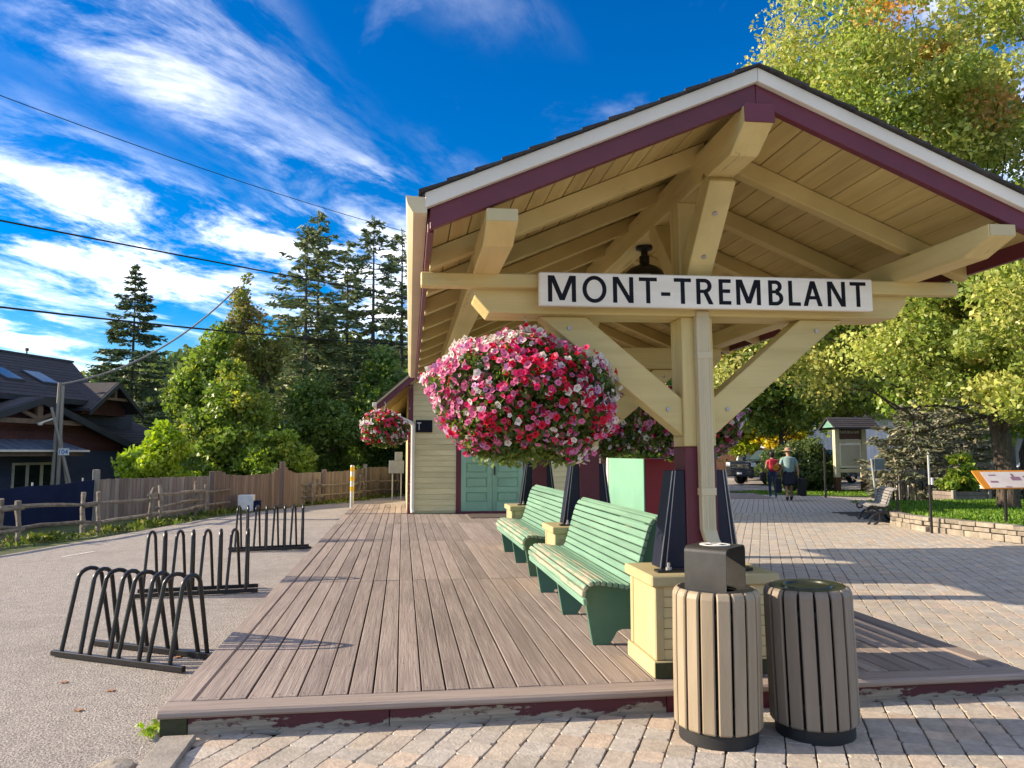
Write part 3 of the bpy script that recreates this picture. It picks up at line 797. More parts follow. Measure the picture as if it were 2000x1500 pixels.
# name board
sign = thing('station_sign', 'white wooden name board with black capitals across the canopy front', 'sign', (XC, 5.0, 2.72))
bd = MB(); bd.box(0.89, 3.30, 4.985, 5.030, 2.612, 2.842); bd.build('board', M['sign_white'], sign, 0.007)
GW = 0.162   # stem width as a share of the capital height
def glyph(ch, w):
    """strokes of a plain humanist capital in a w x 1 cell"""
    P = []; d = GW * 1.16
    def v(x): P.append([(x, 0), (x + GW, 0), (x + GW, 1), (x, 1)])
    def h(y, x0=0.0, x1=None, t=GW * .88): P.append([(x0, y), (x1 if x1 is not None else w, y), (x1 if x1 is not None else w, y + t), (x0, y + t)])
    def dg(x0, y0, x1, y1, ww=d): P.append([(x0, y0), (x0 + ww, y0), (x1 + ww, y1), (x1, y1)])
    def arc(cx, cy, rx, ry, a0, a1, t, n=18):
        for k in range(n):
            p, q = math.radians(a0 + (a1 - a0) * k / n), math.radians(a0 + (a1 - a0) * (k + 1) / n)
            P.append([(cx + rx * math.cos(p), cy + ry * math.sin(p)), (cx + rx * math.cos(q), cy + ry * math.sin(q)), (cx + (rx - t) * math.cos(q), cy + (ry - t * .9) * math.sin(q)), (cx + (rx - t) * math.cos(p), cy + (ry - t * .9) * math.sin(p))])
    if ch == 'M': v(0); v(w - GW); dg(w / 2 - d / 2, .06, GW * .35, 1, d); dg(w / 2 - d / 2, .06, w - GW * .35 - d, 1, d)
    if ch == 'N': v(0); v(w - GW); dg(w - d * 1.02, 0, .02, 1, d)
    if ch == 'O': arc(w / 2, .5, w / 2, .52, 0, 360, GW, 36)
    if ch == 'T': h(1 - GW * .88); P.append([(w / 2 - GW / 2, 0), (w / 2 + GW / 2, 0), (w / 2 + GW / 2, 1 - GW * .88), (w / 2 - GW / 2, 1 - GW * .88)])
    if ch == '-': h(.30, t=GW * .85)
    if ch == 'E': v(0); h(0, GW); h(1 - GW * .88, GW); h(.46, GW, w * .93)
    if ch == 'L': v(0); h(0, GW)
    if ch == 'A': dg(0, 0, w / 2 - d / 2, 1, d * .95); dg(w - d * .95, 0, w / 2 - d / 2 + .01, 1, d * .95); h(.27, w * .24, w * .76, GW * .8)
    if ch == 'R': v(0); h(1 - GW * .88, GW, w * .50); h(.44, GW, w * .50, GW * .8); arc(w * .50, .72, w * .40, .28, 90, -90, GW); dg(w - d * 1.05, 0, w * .40, .46, d)
    if ch == 'B': v(0); h(1 - GW * .88, GW, w * .50); h(.48, GW, w * .50, GW * .75); h(0, GW, w * .50); arc(w * .50, .755, w * .42, .245, 90, -90, GW); arc(w * .50, .285, w * .50, .285, 90, -90, GW)
    return P
cells_ = [('M', 85, 243), ('O', 272, 410), ('N', 440, 558), ('T', 585, 690), ('-', 708, 762), ('T', 782, 883), ('R', 908, 1010), ('E', 1037, 1110), ('M', 1137, 1285), ('B', 1325, 1415), ('L', 1443, 1517), ('A', 1530, 1648), ('N', 1675, 1787), ('T', 1812, 1912)]
for ch, xa, xb in cells_:
    m = MB(); hh = 0.178
    for k, poly in enumerate(glyph(ch, (xb - xa) / 147.0)):
        f = 4.9845 - 0.0012 - (k % 5) * 0.00025
        m.prism([(0.89 + (xa - 38) / 1912.0 * 2.41 + x * hh, 2.640 + y * hh) for x, y in poly], 'y', f, 4.986)
    m.build('letter', M['ink'], sign)
sign.rotation_euler = (0, math.radians(-0.6), 0)
# barn lamp under the ridge
lamp = thing('barn_lamp', 'black enamel barn lamp hanging under the canopy ridge behind the sign', 'lamp', (XC - 0.01, 6.4, 3.43))
a = MB(); a.lathe([(0.075, -0.002), (0.075, -0.03), (0.05, -0.04), (0.03, -0.045)], (XC - .01, 6.4, 3.43), 16); a.build('mount', M['black_metal'], lamp, smooth=True)
a = MB(); a.lathe([(0.03, -0.045), (0.03, -0.085), (0.045, -0.09), (0.045, -0.17), (0.06, -0.18)], (XC - .01, 6.4, 3.43), 14); a.build('stem', M['black_metal'], lamp, smooth=True)
a = MB(); a.lathe([(0.05, -0.165), (0.13, -0.20), (0.175, -0.245), (0.19, -0.285), (0.186, -0.287), (0.17, -0.25), (0.125, -0.208), (0.05, -0.175)], (XC - .01, 6.4, 3.43), 24, cap=False); a.build('shade', M['black_metal'], lamp, smooth=True)
a = MB(); a.lathe([(0.0, -0.19), (0.05, -0.20), (0.055, -0.26), (0.0, -0.30)], (XC - .01, 6.4, 3.43), 12, cap=False); a.build('bulb', M['lamp_lens'], lamp, smooth=True)

# ------------------------------------------------------------------ cream boxes round the post feet
def planter_box(py, label):
    t = thing('post_box', label, 'box', (XC, py, DZ), 'clapboard boxes at the post feet')
    x0, x1, y0, y1 = 1.67, 2.50, py - 0.28, py + 0.28
    BX('core', M['cream'], t, x0 + .02, x1 - .02, y0 + .02, y1 - .02, DZ, 0.74, 0)
    n = 7; h = (0.735 - 0.26) / n
    for k in range(n):
        z0 = 0.26 + k * h
        for (ya, yb) in ((y0, y0 + 0.019), (y1 - 0.019, y1)):
            BX('clapboard', M['siding_cream'], t, x0 + 0.055, x1 - 0.055, ya + 0.005, yb - 0.005 + 0.004, z0 + .001, z0 + h - 0.003, 0.002)
    for xa, xb in ((x0, x0 + 0.019), (x1 - 0.019, x1)):
        BX('side_panel', M['cream_pale'], t, xa + .003, xb - .003, y0 + 0.06, y1 - 0.06, 0.26, 0.735, 0.002)
        BX('side_trim', M['cream_pale'], t, xa - 0.004 if xa < XC else xa, xb if xa < XC else xb + .004, y0 + 0.003, y0 + 0.062, 0.262, 0.735, 0.003)
        BX('side_trim', M['cream_pale'], t, xa - 0.004 if xa < XC else xa, xb if xa < XC else xb + .004, y1 - 0.062, y1 - 0.003, 0.262, 0.735, 0.003)
    for xa in (x0 + .001, x1 - 0.056):
        BX('corner_board', M['cream_pale'], t, xa, xa + 0.055, y0 - 0.004, y0 + 0.018, 0.262, 0.735, 0.003)
    BX('plinth', M['cream_pale'], t, x0 - 0.022, x1 + 0.022, y0 - 0.022, y1 + 0.022, DZ, 0.258, 0.006)
    BX('plinth_end', M['mossy_wood'], t, x0 - 0.015, x1 + 0.015, y0 - 0.027, y0 - 0.0225, DZ + .004, 0.25, 0)
    BX('cap', M['cream_pale'], t, x0 - 0.035, x1 + 0.035, y0 - 0.035, y1 + 0.035, 0.737, 0.812, 0.010)
    return t
planter_box(5.30, 'cream clapboard box at the foot of the post with the downspout')
planter_box(8.70, 'cream clapboard box between the two green benches')
planter_box(12.10, 'cream clapboard box before the green station door')

# ------------------------------------------------------------------ slatted green benches
def green_bench(label, xoff, ya, yb):
    t = thing('slatted_bench', label, 'bench', (1.7 + xoff, (ya + yb) / 2, DZ), 'green slatted benches on the platform')
    # side profile in x-z: seat falls back a little, then the back rises with a roll at the top
    seat = [(1.375, .555), (1.392, .600), (1.435, .628), (1.482, .632), (1.530, .628), (1.578, .621), (1.626, .613), (1.674, .605), (1.722, .600)]
    back = [(1.772, .632), (1.792, .690), (1.810, .748), (1.827, .806), (1.844, .864), (1.861, .922), (1.878, .980), (1.897, 1.036), (1.925, 1.088), (1.968, 1.118)]
    pts = seat + back
    low = [(1.385, .495)] + pts
    for i in range(len(low)):
        a = Vector((low[max(i - 1, 0)][0], 0, low[max(i - 1, 0)][1])); c = Vector((low[min(i + 1, len(low) - 1)][0], 0, low[min(i + 1, len(low) - 1)][1]))
        d = (c - a).normalized(); p = Vector((low[i][0] + xoff, 0, low[i][1]))
        gap = (c - a).length / (2 if 0 < i < len(low) - 1 else 1)
        mb = MB(); mb.beam(p + Vector((0, ya, 0)), p + Vector((0, yb, 0)), min(gap - 0.008, 0.056), 0.034, (-d.z, 0, d.x))
        mb.build('slat', M['bench_worn'] if 1 <= i <= 6 else M['bench_green'], t, 0.006)
    n = Vector((0, 0, 0))
    for ly in (ya + 0.13, (ya + yb) / 2, yb - 0.13):
        leg = MB(); q = xoff
        prof = [(1.47 + q, DZ), (1.60 + q, DZ), (1.635 + q, .20), (1.66 + q, .245), (1.70 + q, .262), (1.76 + q, .262), (1.80 + q, .245), (1.83 + q, .20), (1.86 + q, DZ), (1.99 + q, DZ), (1.985 + q, .55), (2.02 + q, 1.06), (1.975 + q, 1.085), (1.93 + q, 1.05), (1.87 + q, .87), (1.815 + q, .69), (1.775 + q, .60), (1.72 + q, .578), (1.62 + q, .590), (1.50 + q, .608), (1.42 + q, .595), (1.405 + q, .53)]
        leg.prism(prof, 'y', ly - 0.024, ly + 0.024)
        leg.build('leg', M['bench_dark'], t, 0.0)
    BX('apron', M['bench_dark'], t, 1.46 + xoff, 1.50 + xoff, ya + 0.16, yb - 0.16, 0.47, 0.575, 0.003)
    return t
green_bench('green slatted bench beside the downspout post, its seat paint badly worn', 0.0, 5.82, 8.34)
green_bench('green slatted bench before the green station doors', 0.06, 9.15, 11.72)

# tall box with a green flank and a red front standing behind the benches
cab = thing('freight_box', 'tall box with pale green flank and dark red front behind the benches', 'box', (3.45, 10.2, DZ))
BX('body', M['panel_red'], cab, 3.05, 3.85, 9.50, 11.15, DZ, 1.545, 0.006)
BX('flank_panel', M['panel_green'], cab, 3.028, 3.048, 9.49, 11.16, DZ + .01, 1.548, 0.004)
BX('rear_post', M['trim_white'], cab, 3.02, 3.06, 11.17, 11.25, DZ, 1.55, 0.004)
# ------------------------------------------------------------------ litter bins
def litter_bin(loc, label, slat_mat, hood, rot=0.0, lean=0.0):
    t = thing('litter_bin', label, 'litter bin', (0, 0, 0), 'slatted litter bins')
    R = 0.246; n = 17
    b = MB(); b.lathe([(0.20, 0.0), (0.222, 0.0), (0.222, 0.085), (0.20, 0.085)], (0, 0, 0), 32); b.build('base_ring', M['black_matt'], t, smooth=True)
    b = MB(); b.lathe([(0.205, 0.06), (0.205, 0.815), (0.215, 0.83)], (0, 0, 0), 28, cap=False); b.build('liner', M['black_matt'], t, smooth=True)
    w = 2 * math.pi * R / n * 0.80
    sl = MB()
    prof = [(R - 0.018, .075), (R, .085), (R + .002, .50), (R, .805), (R - 0.012, .835), (R - 0.032, .845), (R - 0.032, .82), (R - 0.02, .79), (R - 0.018, .5)]
    sl.prism([(r, z) for r, z in prof], 'y', -w / 2, w / 2)
    first = None
    for k in range(n):
        if first is None:
            o = sl.build('slat', slat_mat, t, 0.006, org=(0, 0, 0)); first = o
        else:
            o = bpy.data.objects.new('slat', first.data); COL.objects.link(o); o.parent = t
        o.rotation_euler = (0, 0, k * 2 * math.pi / n)
    for z in (0.19, 0.70):
        b = MB(); b.lathe([(0.206, z), (0.226, z), (0.226, z + .03), (0.206, z + .03)], (0, 0, 0), 32); b.build('hoop', M['black_matt'], t, smooth=True)
    if hood:
        b = MB(); b.lathe([(0.12, .835), (0.214, .842), (0.222, .83), (0.214, .82), (0.12, .82)], (0, 0, 0), 36, cap=False); b.build('rim', M['bin_steel'], t, smooth=True)
        # bent steel hood: rounded inverted U
        hw, hl, top, r = 0.150, 0.125, 1.085, 0.035
        prof = [(-hw, .838)]
        for k in range(6):
            a = math.pi - k * math.pi / 10; prof.append((-hw + r + r * math.cos(a), top - r + r * math.sin(a)))
        for k in range(6):
            a = math.pi / 2 - k * math.pi / 10; prof.append((hw - r + r * math.cos(a), top - r + r * math.sin(a)))
        prof.append((hw, .838))
        inner = [(x * 0.965, z - 0.006 if z > 0.9 else z) for x, z in prof][::-1]
        b = MB(); b.prism(prof + inner, 'y', -hl, hl)
        h = b.build('hood', M['bin_steel'], t, smooth=True)
        b = MB(); b.lathe([(0.0, 1.0865), (0.088, 1.0865), (0.088, 1.089), (0.0, 1.089)], (0, 0, 0), 28, cap=False); s = b.build('sticker', M['white_ink'], h)
        for k in range(3):
            a0 = k * 2.094 + 0.3; b = MB()
            pts = [(0.03 * math.cos(a0), .03 * math.sin(a0)), (0.066 * math.cos(a0 - .25), .066 * math.sin(a0 - .25)), (0.07 * math.cos(a0 + .5), .07 * math.sin(a0 + .5)), (0.035 * math.cos(a0 + .8), .035 * math.sin(a0 + .8))]
            b.prism(pts, 'z', 1.0892, 1.090); b.build('recycling_arrow', M['ink'], s)
        h.rotation_euler = (0, 0, math.radians(42))
    else:
        b = MB(); b.lathe([(0.0, .835), (0.125, .838), (0.13, .848), (0.14, .848), (0.145, .838), (0.20, .846), (0.214, .842), (0.222, .83), (0.21, .82)], (0, 0, 0), 36, cap=False); b.build('lid', M['bin_lid'], t, smooth=True)
    t.location = loc; t.rotation_euler = (0, lean, rot)
    WL[t] = Vector(loc)
    return t
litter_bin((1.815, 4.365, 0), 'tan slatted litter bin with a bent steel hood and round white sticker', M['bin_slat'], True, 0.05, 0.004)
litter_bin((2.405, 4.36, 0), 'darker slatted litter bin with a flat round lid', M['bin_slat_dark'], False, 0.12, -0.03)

# ------------------------------------------------------------------ bicycle racks
def bike_rack(p0, p1, depth, label, h=0.68):
    t = thing('bicycle_rack', label, 'bicycle rack', (p0[0], p0[1], 0), 'black hoop bicycle racks on the asphalt')
    a = Vector((p0[0], p0[1], 0)); b = Vector((p1[0], p1[1], 0)); d = (b - a).normalized(); nrm = Vector((-d.y, d.x, 0))
    Lr = (b - a).length
    for k in (0, 1):
        o = nrm * depth * k
        mb = MB(); mb.beam(a + o + Vector((0, 0, .03)) - d * 0.03, b + o + Vector((0, 0, .03)) + d * 0.05, 0.042, 0.042)
        mb.build('base_bar', M['black_metal'], t, 0.004)
    def hoop(sf, sb):
        A = a + d * sf + Vector((0, 0, .05)); B = a + d * sb + nrm * depth + Vector((0, 0, .05))
        w = (B - A); top = (A + B) / 2; pts = [A]
        r = 0.36
        ta = A + w * 0.25; tb = A + w * 0.75
        for k in range(9):
            th = math.pi - k * math.pi / 8
            p = (ta + tb) / 2 + (tb - ta) / 2 * math.cos(th); p.z = h - 0.095 + 0.095 * math.sin(th)
            pts.append(p)
        pts.append(B)
        mb = MB(); mb.tube(pts, 0.0175, 9); mb.build('hoop', M['black_metal'], t, smooth=True)
    k_ = Lr / 1.3
    for k in range(4):
        hoop((0.07 + 0.307 * k) * k_, (0.185 + 0.315 * k) * k_)
        hoop((0.28 + 0.31 * k) * k_, (0.27 + 0.318 * k) * k_)
    return t
bike_rack((-2.73, 6.77), (-1.62, 6.15), 0.37, 'black hoop bicycle rack set at a slant beside the platform corner')
bike_rack((-2.93, 9.27), (-1.70, 9.47), 0.33, 'black hoop bicycle rack between the two other racks', 0.72)
bike_rack((-2.76, 13.27), (-1.56, 13.55), 0.33, 'black hoop bicycle rack nearest the yellow banded bollard', 0.74)
# banded bollard
bo = thing('bollard', 'tall thin white bollard with yellow bands at the platform end', 'bollard', (-1.47, 23.5, 0))
b = MB(); b.lathe([(0.06, 0), (0.06, 1.24), (0.05, 1.26), (0.0, 1.265)], (-1.47, 23.5, 0), 14, cap=False); b.build('tube', M['galvanised'], bo, smooth=True)
for z in (1.08, 0.80, 0.50):
    b = MB(); b.lathe([(0.0615, z), (0.0625, z), (0.0625, z + .13), (0.0615, z + .13)], (-1.47, 23.5, 0), 14); b.build('band', M['yellow_band'], bo, smooth=True)

# ------------------------------------------------------------------ station building
st = thing('station_building', 'cream clapboard station with maroon corner boards and green double door', 'building', (2.6, 20, 0.1))
WY = 19.08; BX0, BX1 = 0.13, 5.10; XM = (BX0 + BX1) / 2
def zroof(x): return 2.86 + (x + 0.60) * 0.88 if x <= XM else 2.86 + (2 * XM - x + 0.60) * 0.88
core = MB(); core.prism([(BX0 + .03, 0.05), (BX1 - .03, 0.05), (BX1 - .03, zroof(BX1) - .12), (XM, zroof(XM) - .12), (BX0 + .03, zroof(BX0) - .12)], 'y', WY + .02, 40)
wall = core.build('wall', M['siding_cream'], st)
DX0, DX1, DH = 1.43, 2.98, 2.25
z = 0.22; bh = 0.135
while z < zroof(XM) - 0.35:
    zl = z + bh - 0.003
    # width of the wall at this height
    if zl > zroof(BX0) - .15: xl = XM - (zroof(XM) - .15 - zl) / 0.88; xr = 2 * XM - xl
    else: xl, xr = BX0 + 0.12, BX1 - 0.12
    spans = [(xl, DX0 - 0.12), (DX1 + 0.12, xr)] if z < DH + 0.15 else [(xl, xr)]
    for a, c in spans:
        if c - a < 0.06: continue
        m = MB(); m.prism([(WY + .018, z), (WY - 0.010, z), (WY + 0.004, zl), (WY + .018, zl)], 'x', a, c); m.build('clapboard', M['siding_cream'], wall)
    z += bh
for xa in (BX0, BX1 - 0.115): BX('corner_board', M['maroon_worn'], st, xa, xa + 0.115, WY - 0.02, WY + 0.1, 0.1, zroof(BX0) - 0.2, 0.004)
BX('base_board', M['cream_pale'], st, BX0 + 0.118, DX0 - .125, WY - 0.018, WY + 0.018, DZ + .002, 0.218, 0.003)
BX('side_wall', M['siding_cream'], st, BX0 - 0.004, BX0 + 0.028, WY + .105, 40, 0.1, zroof(BX0) - .14, 0)
# roof with rake, both slopes
for s in (-1, 1):
    f = lambda x: XM + s * (XM + 0.62 - x) if s > 0 else x
    def rs(name, mat, d0, d1, y0, y1, xin=XM, xout=-0.62, par=st):
        m = MB(); m.prism([(f(xout), zroof(xout) - d1), (f(xin), zroof(xin) - d1), (f(xin), zroof(xin) - d0), (f(xout), zroof(xout) - d0)], 'y', y0, y1)
        return m.build(name, mat, par)
    f = (lambda x: x) if s < 0 else (lambda x: 2 * XM - x)
    rs('roof', M['roof_dark'], -0.03, 0.0, WY - .62, 40.4)
    rs('rake_board', M['cream_pale'], 0.002, 0.07, WY - .60, WY - .56)
    rs('rake_board', M['maroon'], 0.072, 0.24, WY - .55, WY - .51)
    rs('soffit', M['ceiling_shaded'], 0.10, 0.13, WY - .50, 40.3)
    g = MB(); xg = f(-0.62)
    g.box(min(xg, xg + s * .10), max(xg, xg + s * .10), WY - .56, 40.3, zroof(-.62) - .12, zroof(-.62) - .02); g.build('gutter', M['trim_white'], st, 0.01)
    for y in (19.4, 20.6, 21.8):
        m = MB(); m.beam((f(BX0), y, zroof(BX0) - .17), (f(-.56), y, zroof(-.56) - .17), 0.07, 0.09); m.build('rafter_tail', M['ceiling_shaded'], st)
# downspout: elbow from the gutter to the corner
m = MB(); m.tube([(-0.55, WY - .40, 2.74), (-0.52, WY - .36, 2.66), (0.20, WY - .07, 2.36), (0.245, WY - .06, 2.28), (0.245, WY - .06, 0.28), (0.26, WY - .10, 0.18)], 0.05, 8); m.build('downspout', M['trim_white'], st, smooth=True)
# double door
BX('door_frame', M['maroon'], st, DX0 - 0.115, DX0, WY - 0.03, WY + 0.1, 0.1, DH + 0.12, 0.004)
BX('door_frame', M['maroon'], st, DX1, DX1 + 0.115, WY - 0.03, WY + 0.1, 0.1, DH + 0.12, 0.004)
BX('door_frame', M['maroon'], st, DX0, DX1, WY - 0.03, WY + 0.1, DH, DH + 0.12, 0.004)
BX('door_sill', M['maroon'], st, DX0 - 0.1, DX1 + 0.1, WY - 0.14, WY - 0.031, DZ + .002, DZ + .05, 0.006)
for k in (0, 1):
    xa = DX0 + k * (DX1 - DX0) / 2 + 0.004; xb = DX0 + (k + 1) * (DX1 - DX0) / 2 - 0.004
    dr = BX('door', M['door_green'], st, xa, xb, WY + 0.005, WY + 0.015, 0.2, DH - 0.005, 0)
    for (p, q) in ((xa, xa + 0.12), (xb - 0.12, xb)): BX('stile', M['door_green'], dr, p, q, WY - 0.022, WY + 0.004, 0.2, DH - .005, 0.002)
    for zz0, zz1 in ((0.2, 0.42), (0.66, 0.78), (1.02, 1.14), (1.38, 1.50), (1.74, 1.86), (2.12, DH - .006)): BX('rail', M['door_green'], dr, xa + .121, xb - .121, WY - 0.02, WY + 0.004, zz0, zz1, 0.002)
    for zz0, zz1 in ((0.44, 0.64), (0.80, 1.0), (1.16, 1.36), (1.52, 1.72), (1.88, 2.10)): BX('door_panel', M['door_green'], dr, xa + .15, xb - .15, WY - 0.010, WY + 0.004, zz0, zz1, 0.008)
    if k: BX('handle', M['black_metal'], dr, xa + 0.04, xa + 0.075, WY - 0.05, WY - 0.023, 1.08, 1.30, 0.004)
tag(BX('doormat', M['doormat'], None, 1.55, 2.85, 17.55, 18.7, DZ + .003, DZ + .016, 0.003), 'dark brown doormat on the planks before the green door', 'doormat')
sgn = thing('wall_sign', 'small black board with a white letter on the cream station wall', 'sign', (0.4, WY - .02, 2.25))
BX('board', M['ink'], sgn, 0.315, 0.72, WY - 0.045, WY - 0.014, 2.13, 2.43, 0.003)
lettering('T', M['white_ink'], sgn, (0.345, WY - .045, 2.19), (1, 0, 0), (0, 0, 1), 0.10, 0.18, 0.002)
# notice post and grey cabinet by the station corner
mt = thing('meter_cabinet', 'pale grey utility cabinet on two thin legs by the station corner', 'cabinet', (-0.15, 27.2, 0))
BX('cabinet', M['meter_grey'], mt, -0.46, 0.06, 27.2, 27.4, 0.92, 1.36, 0.01)
BX('upper_box', M['meter_grey'], mt, -0.26, 0.0, 27.22, 27.38, 1.362, 1.66, 0.01)
for x in (-0.36, -0.06): BX('leg', M['galvanised'], mt, x, x + .04, 27.28, 27.32, 0, 0.918, 0)

# ------------------------------------------------------------------ split rail fence along the path
def rough_bar(mb, a, b, r, seed, n=7):
    r0 = random.Random(seed); a = Vector(a); b = Vector(b); pts = []; rs = []
    for k in range(6):
        t = k / 5; p = a.lerp(b, t) + Vector((r0.uniform(-.02, .02), r0.uniform(-.02, .02), r0.uniform(-.025, .025)))
        pts.append(p); rs.append(r * r0.uniform(.8, 1.15))
    mb.tube(pts, rs, n)
fpts = [(-8.4, 11.6), (-7.03, 15.3), (-6.30, 17.0), (-5.65, 18.9), (-5.25, 21.5), (-4.3, 24.6), (-2.75, 25.4), (-1.45, 28.0), (-0.25, 30.0)]
sf = thing('split_rail_fence', 'weathered grey split rail fence along the far edge of the path', 'fence', (-5, 20, 0))
for i, (x, y) in enumerate(fpts):
    for k, off in enumerate((-0.16, 0.16)):
        m = MB(); ln = rc.uniform(-.06, .10)
        rough_bar(m, (x + off * 0.5, y + off, -.12), (x + off * 0.5 + ln, y + off, 0.80 + rc.uniform(-.05, .08)), 0.048, i * 7 + k, 6)
        m.build('post', M['split_rail'], sf)
    if i + 1 < len(fpts):
        x2, y2 = fpts[i + 1]
        for k, z in enumerate((0.22, 0.60)):
            m = MB(); dv = Vector((x2 - x, y2 - y, 0)).normalized() * 0.25; zz = rc.uniform(-.05, .05) + 0.03 * (i % 2)
            rough_bar(m, (x - dv.x, y - dv.y, z + zz), (x2 + dv.x, y2 + dv.y, z + rc.uniform(-.05, .05)), 0.040, i * 13 + k + 50, 6)
            m.build('rail', M['split_rail'], sf)
            if k == 0 and i in (3, 5):
                m = MB(); rough_bar(m, (x, y, .36), (x2, y2, .40), 0.036, i * 31, 6); m.build('rail', M['split_rail'], sf)

# ------------------------------------------------------------------ board fence
bf = thing('board_fence', 'brown vertical board privacy fence with swept up ends behind the rail fence', 'fence', (-5, 23, 0))
def fence_run(pts, ztop, mat, seed, w=0.105):
    r0 = random.Random(seed)
    for (xa, ya, za), (xb, yb, zb) in zip(pts[:-1], pts[1:]):
        d = Vector((xb - xa, yb - ya, 0)); Ln = d.length; d.normalize(); n = int(Ln / w)
        ang = math.atan2(d.y, d.x); R = Matrix.Rotation(ang, 3, 'Z')
        for k in range(n):
            t = (k + .5) / n; p = Vector((xa, ya, 0)) + d * (Ln * t)
            zt_ = za + (zb - za) * t + r0.uniform(-.012, .012)
            m = MB(); m.obox((p.x, p.y, (zt_ - .25) / 2), (Ln / n - 0.006, 0.022 + r0.uniform(0, .008), zt_ + .25), R)
            m.build('board', mat if r0.random() > .08 else M['brown_fence'], bf)
fence_run([(-7.42, 20.3, .98), (-5.25, 22.35, .99)], .98, M['grey_fence'], 1)
fence_run([(-5.25, 22.35, 1.0), (-5.1, 22.55, 1.16)], .98, M['brown_fence'], 2, .09)
fence_run([(-5.1, 22.55, 1.16), (-4.85, 22.85, 1.0), (-4.45, 23.4, .98), (-3.95, 24.0, 1.0)], .98, M['brown_fence'], 3)
fence_run([(-3.95, 24.0, 1.0), (-3.75, 24.25, 1.12), (-3.62, 24.4, 1.34)], .98, M['brown_fence'], 4, .09)
fence_run([(-3.62, 24.4, 1.34), (-3.5, 24.6, 1.12), (-3.3, 24.9, .99)], .98, M['brown_fence'], 5, .09)
fence_run([(-3.3, 24.9, .99), (-1.9, 27.6, 1.0), (-1.2, 29.2, 1.10), (0.1, 31.6, 1.06)], .98, M['grey_fence'], 6)
for x, y, h in ((-7.42, 20.22, 1.22), (-5.2, 22.4, 1.12), (-3.62, 24.36, 1.36), (-2.55, 26.2, 1.08), (-1.35, 28.9, 1.22)):
    BX('post', M['pole_wood'] if h == 1.22 else M['brown_fence'], bf, x - .07, x + .07, y - .06, y + .06, -.2, h, 0.01)
# dark blue windscreen fence
bl = thing('screen_fence', 'dark blue mesh windscreen stretched on a low fence', 'fence', (-8, 18.5, 0))
m = MB(); n = 16
vs = []; 
for k in range(n + 1):
    t = k / n; x = -9.6 + t * 2.16; y = 14.0 + t * 6.2
    s = 0.02 * math.sin(k * 1.9); h = 0.72 + 0.24 * t + 0.015 * math.sin(k * 1.3)
    vs += [(x + s, y, -.1), (x - s * .5, y, h), (x + s + .012, y, -.1), (x - s * .5 + .012, y, h)]
fs = []
for k in range(n):
    a = k * 4; b_ = a + 4
    fs += [(a, b_, b_ + 1, a + 1), (a + 2, a + 3, b_ + 3, b_ + 2), (a + 1, b_ + 1, b_ + 3, a + 3)]
m.add(vs, fs); m.build('screen', M['blue_mesh'], bl, smooth=True)
for t in (0.05, .27, .5, .72, .95):
    m = MB(); m.tube([(-9.62 + t * 2.16 - .03, 14.0 + t * 6.2, -.1), (-9.62 + t * 2.16 - .03, 14.0 + t * 6.2, .80 + .24 * t)], 0.02, 8); m.build('post', M['galvanised'], bl)
# white sheet and bin behind the fence gap
wb = thing('white_crate', 'pale crate with a dark blue end standing at the fence gap', 'crate', (-4.4, 23.0, 0))
BX('body', M['sheet_white'], wb, -4.58, -4.16, 22.75, 23.05, -.02, .44, .01)
BX('dark_end', M['blue_mesh'], wb, -4.15, -3.98, 22.78, 23.02, -.02, .28, .01)

# ------------------------------------------------------------------ dark house beyond the fence
AZ = math.radians(19)
hd = Vector((math.sin(AZ), math.cos(AZ), 0)); hn = Vector((math.cos(AZ), -math.sin(AZ), 0)); HP = Vector((-12.9, 27.09, 0))
def H(u, k, z): p = HP + hd * u + hn * k; return (p.x, p.y, z)
house = thing('dark_house', 'dark navy and red-brown house with charcoal shingle roofs and two skylights', 'house', H(3, -3, -1.05))
def hb(name, mat, u0, u1, k0, k1, z0, z1, par=house):
    m = MB(); m.hexa([H(u0, k1, z0), H(u1, k1, z0), H(u1, k0, z0), H(u0, k0, z0), H(u0, k1, z1), H(u1, k1, z1), H(u1, k0, z1), H(u0, k0, z1)]); return m.build(name, mat, par)
def hpoly(name, mat, pts, th, par=house):
    """slab whose upper face is pts (u,k,z), th thick downwards"""
    n = len(pts); vs = [H(*p) for p in pts] + [H(p[0], p[1], p[2] - th) for p in pts]
    m = MB(); m.add(vs, [tuple(range(n)), tuple(range(n, 2 * n))[::-1]] + [(i, (i + 1) % n, n + (i + 1) % n, n + i) for i in range(n)]); return m.build(name, mat, par)
def courses(mat, a, b, c, d, n, par, lift=0.02):
    """shingle courses on the quad a-b (eave) d-c (ridge), a..d are (u,k,z)"""
    A, B, Cc, D = [Vector(x) for x in (a, b, c, d)]
    for i in range(n):
        t0, t1 = i / n, min(1, (i + 1.08) / n)
        p0, p1, p2, p3 = A.lerp(D, t0), B.lerp(Cc, t0), B.lerp(Cc, t1), A.lerp(D, t1)
        m = MB(); q = [H(p0.x, p0.y, p0.z + lift), H(p1.x, p1.y, p1.z + lift), H(p2.x, p2.y, p2.z + .004), H(p3.x, p3.y, p3.z + .004)]
        q2 = [(x, y, z - .02) for x, y, z in q]
        m.add(q + q2, [(0, 1, 2, 3), (7, 6, 5, 4), (0, 4, 5, 1), (1, 5, 6, 2), (2, 6, 7, 3), (3, 7, 4, 0)]); m.build('shingle_course', M['roof_dark'], par)
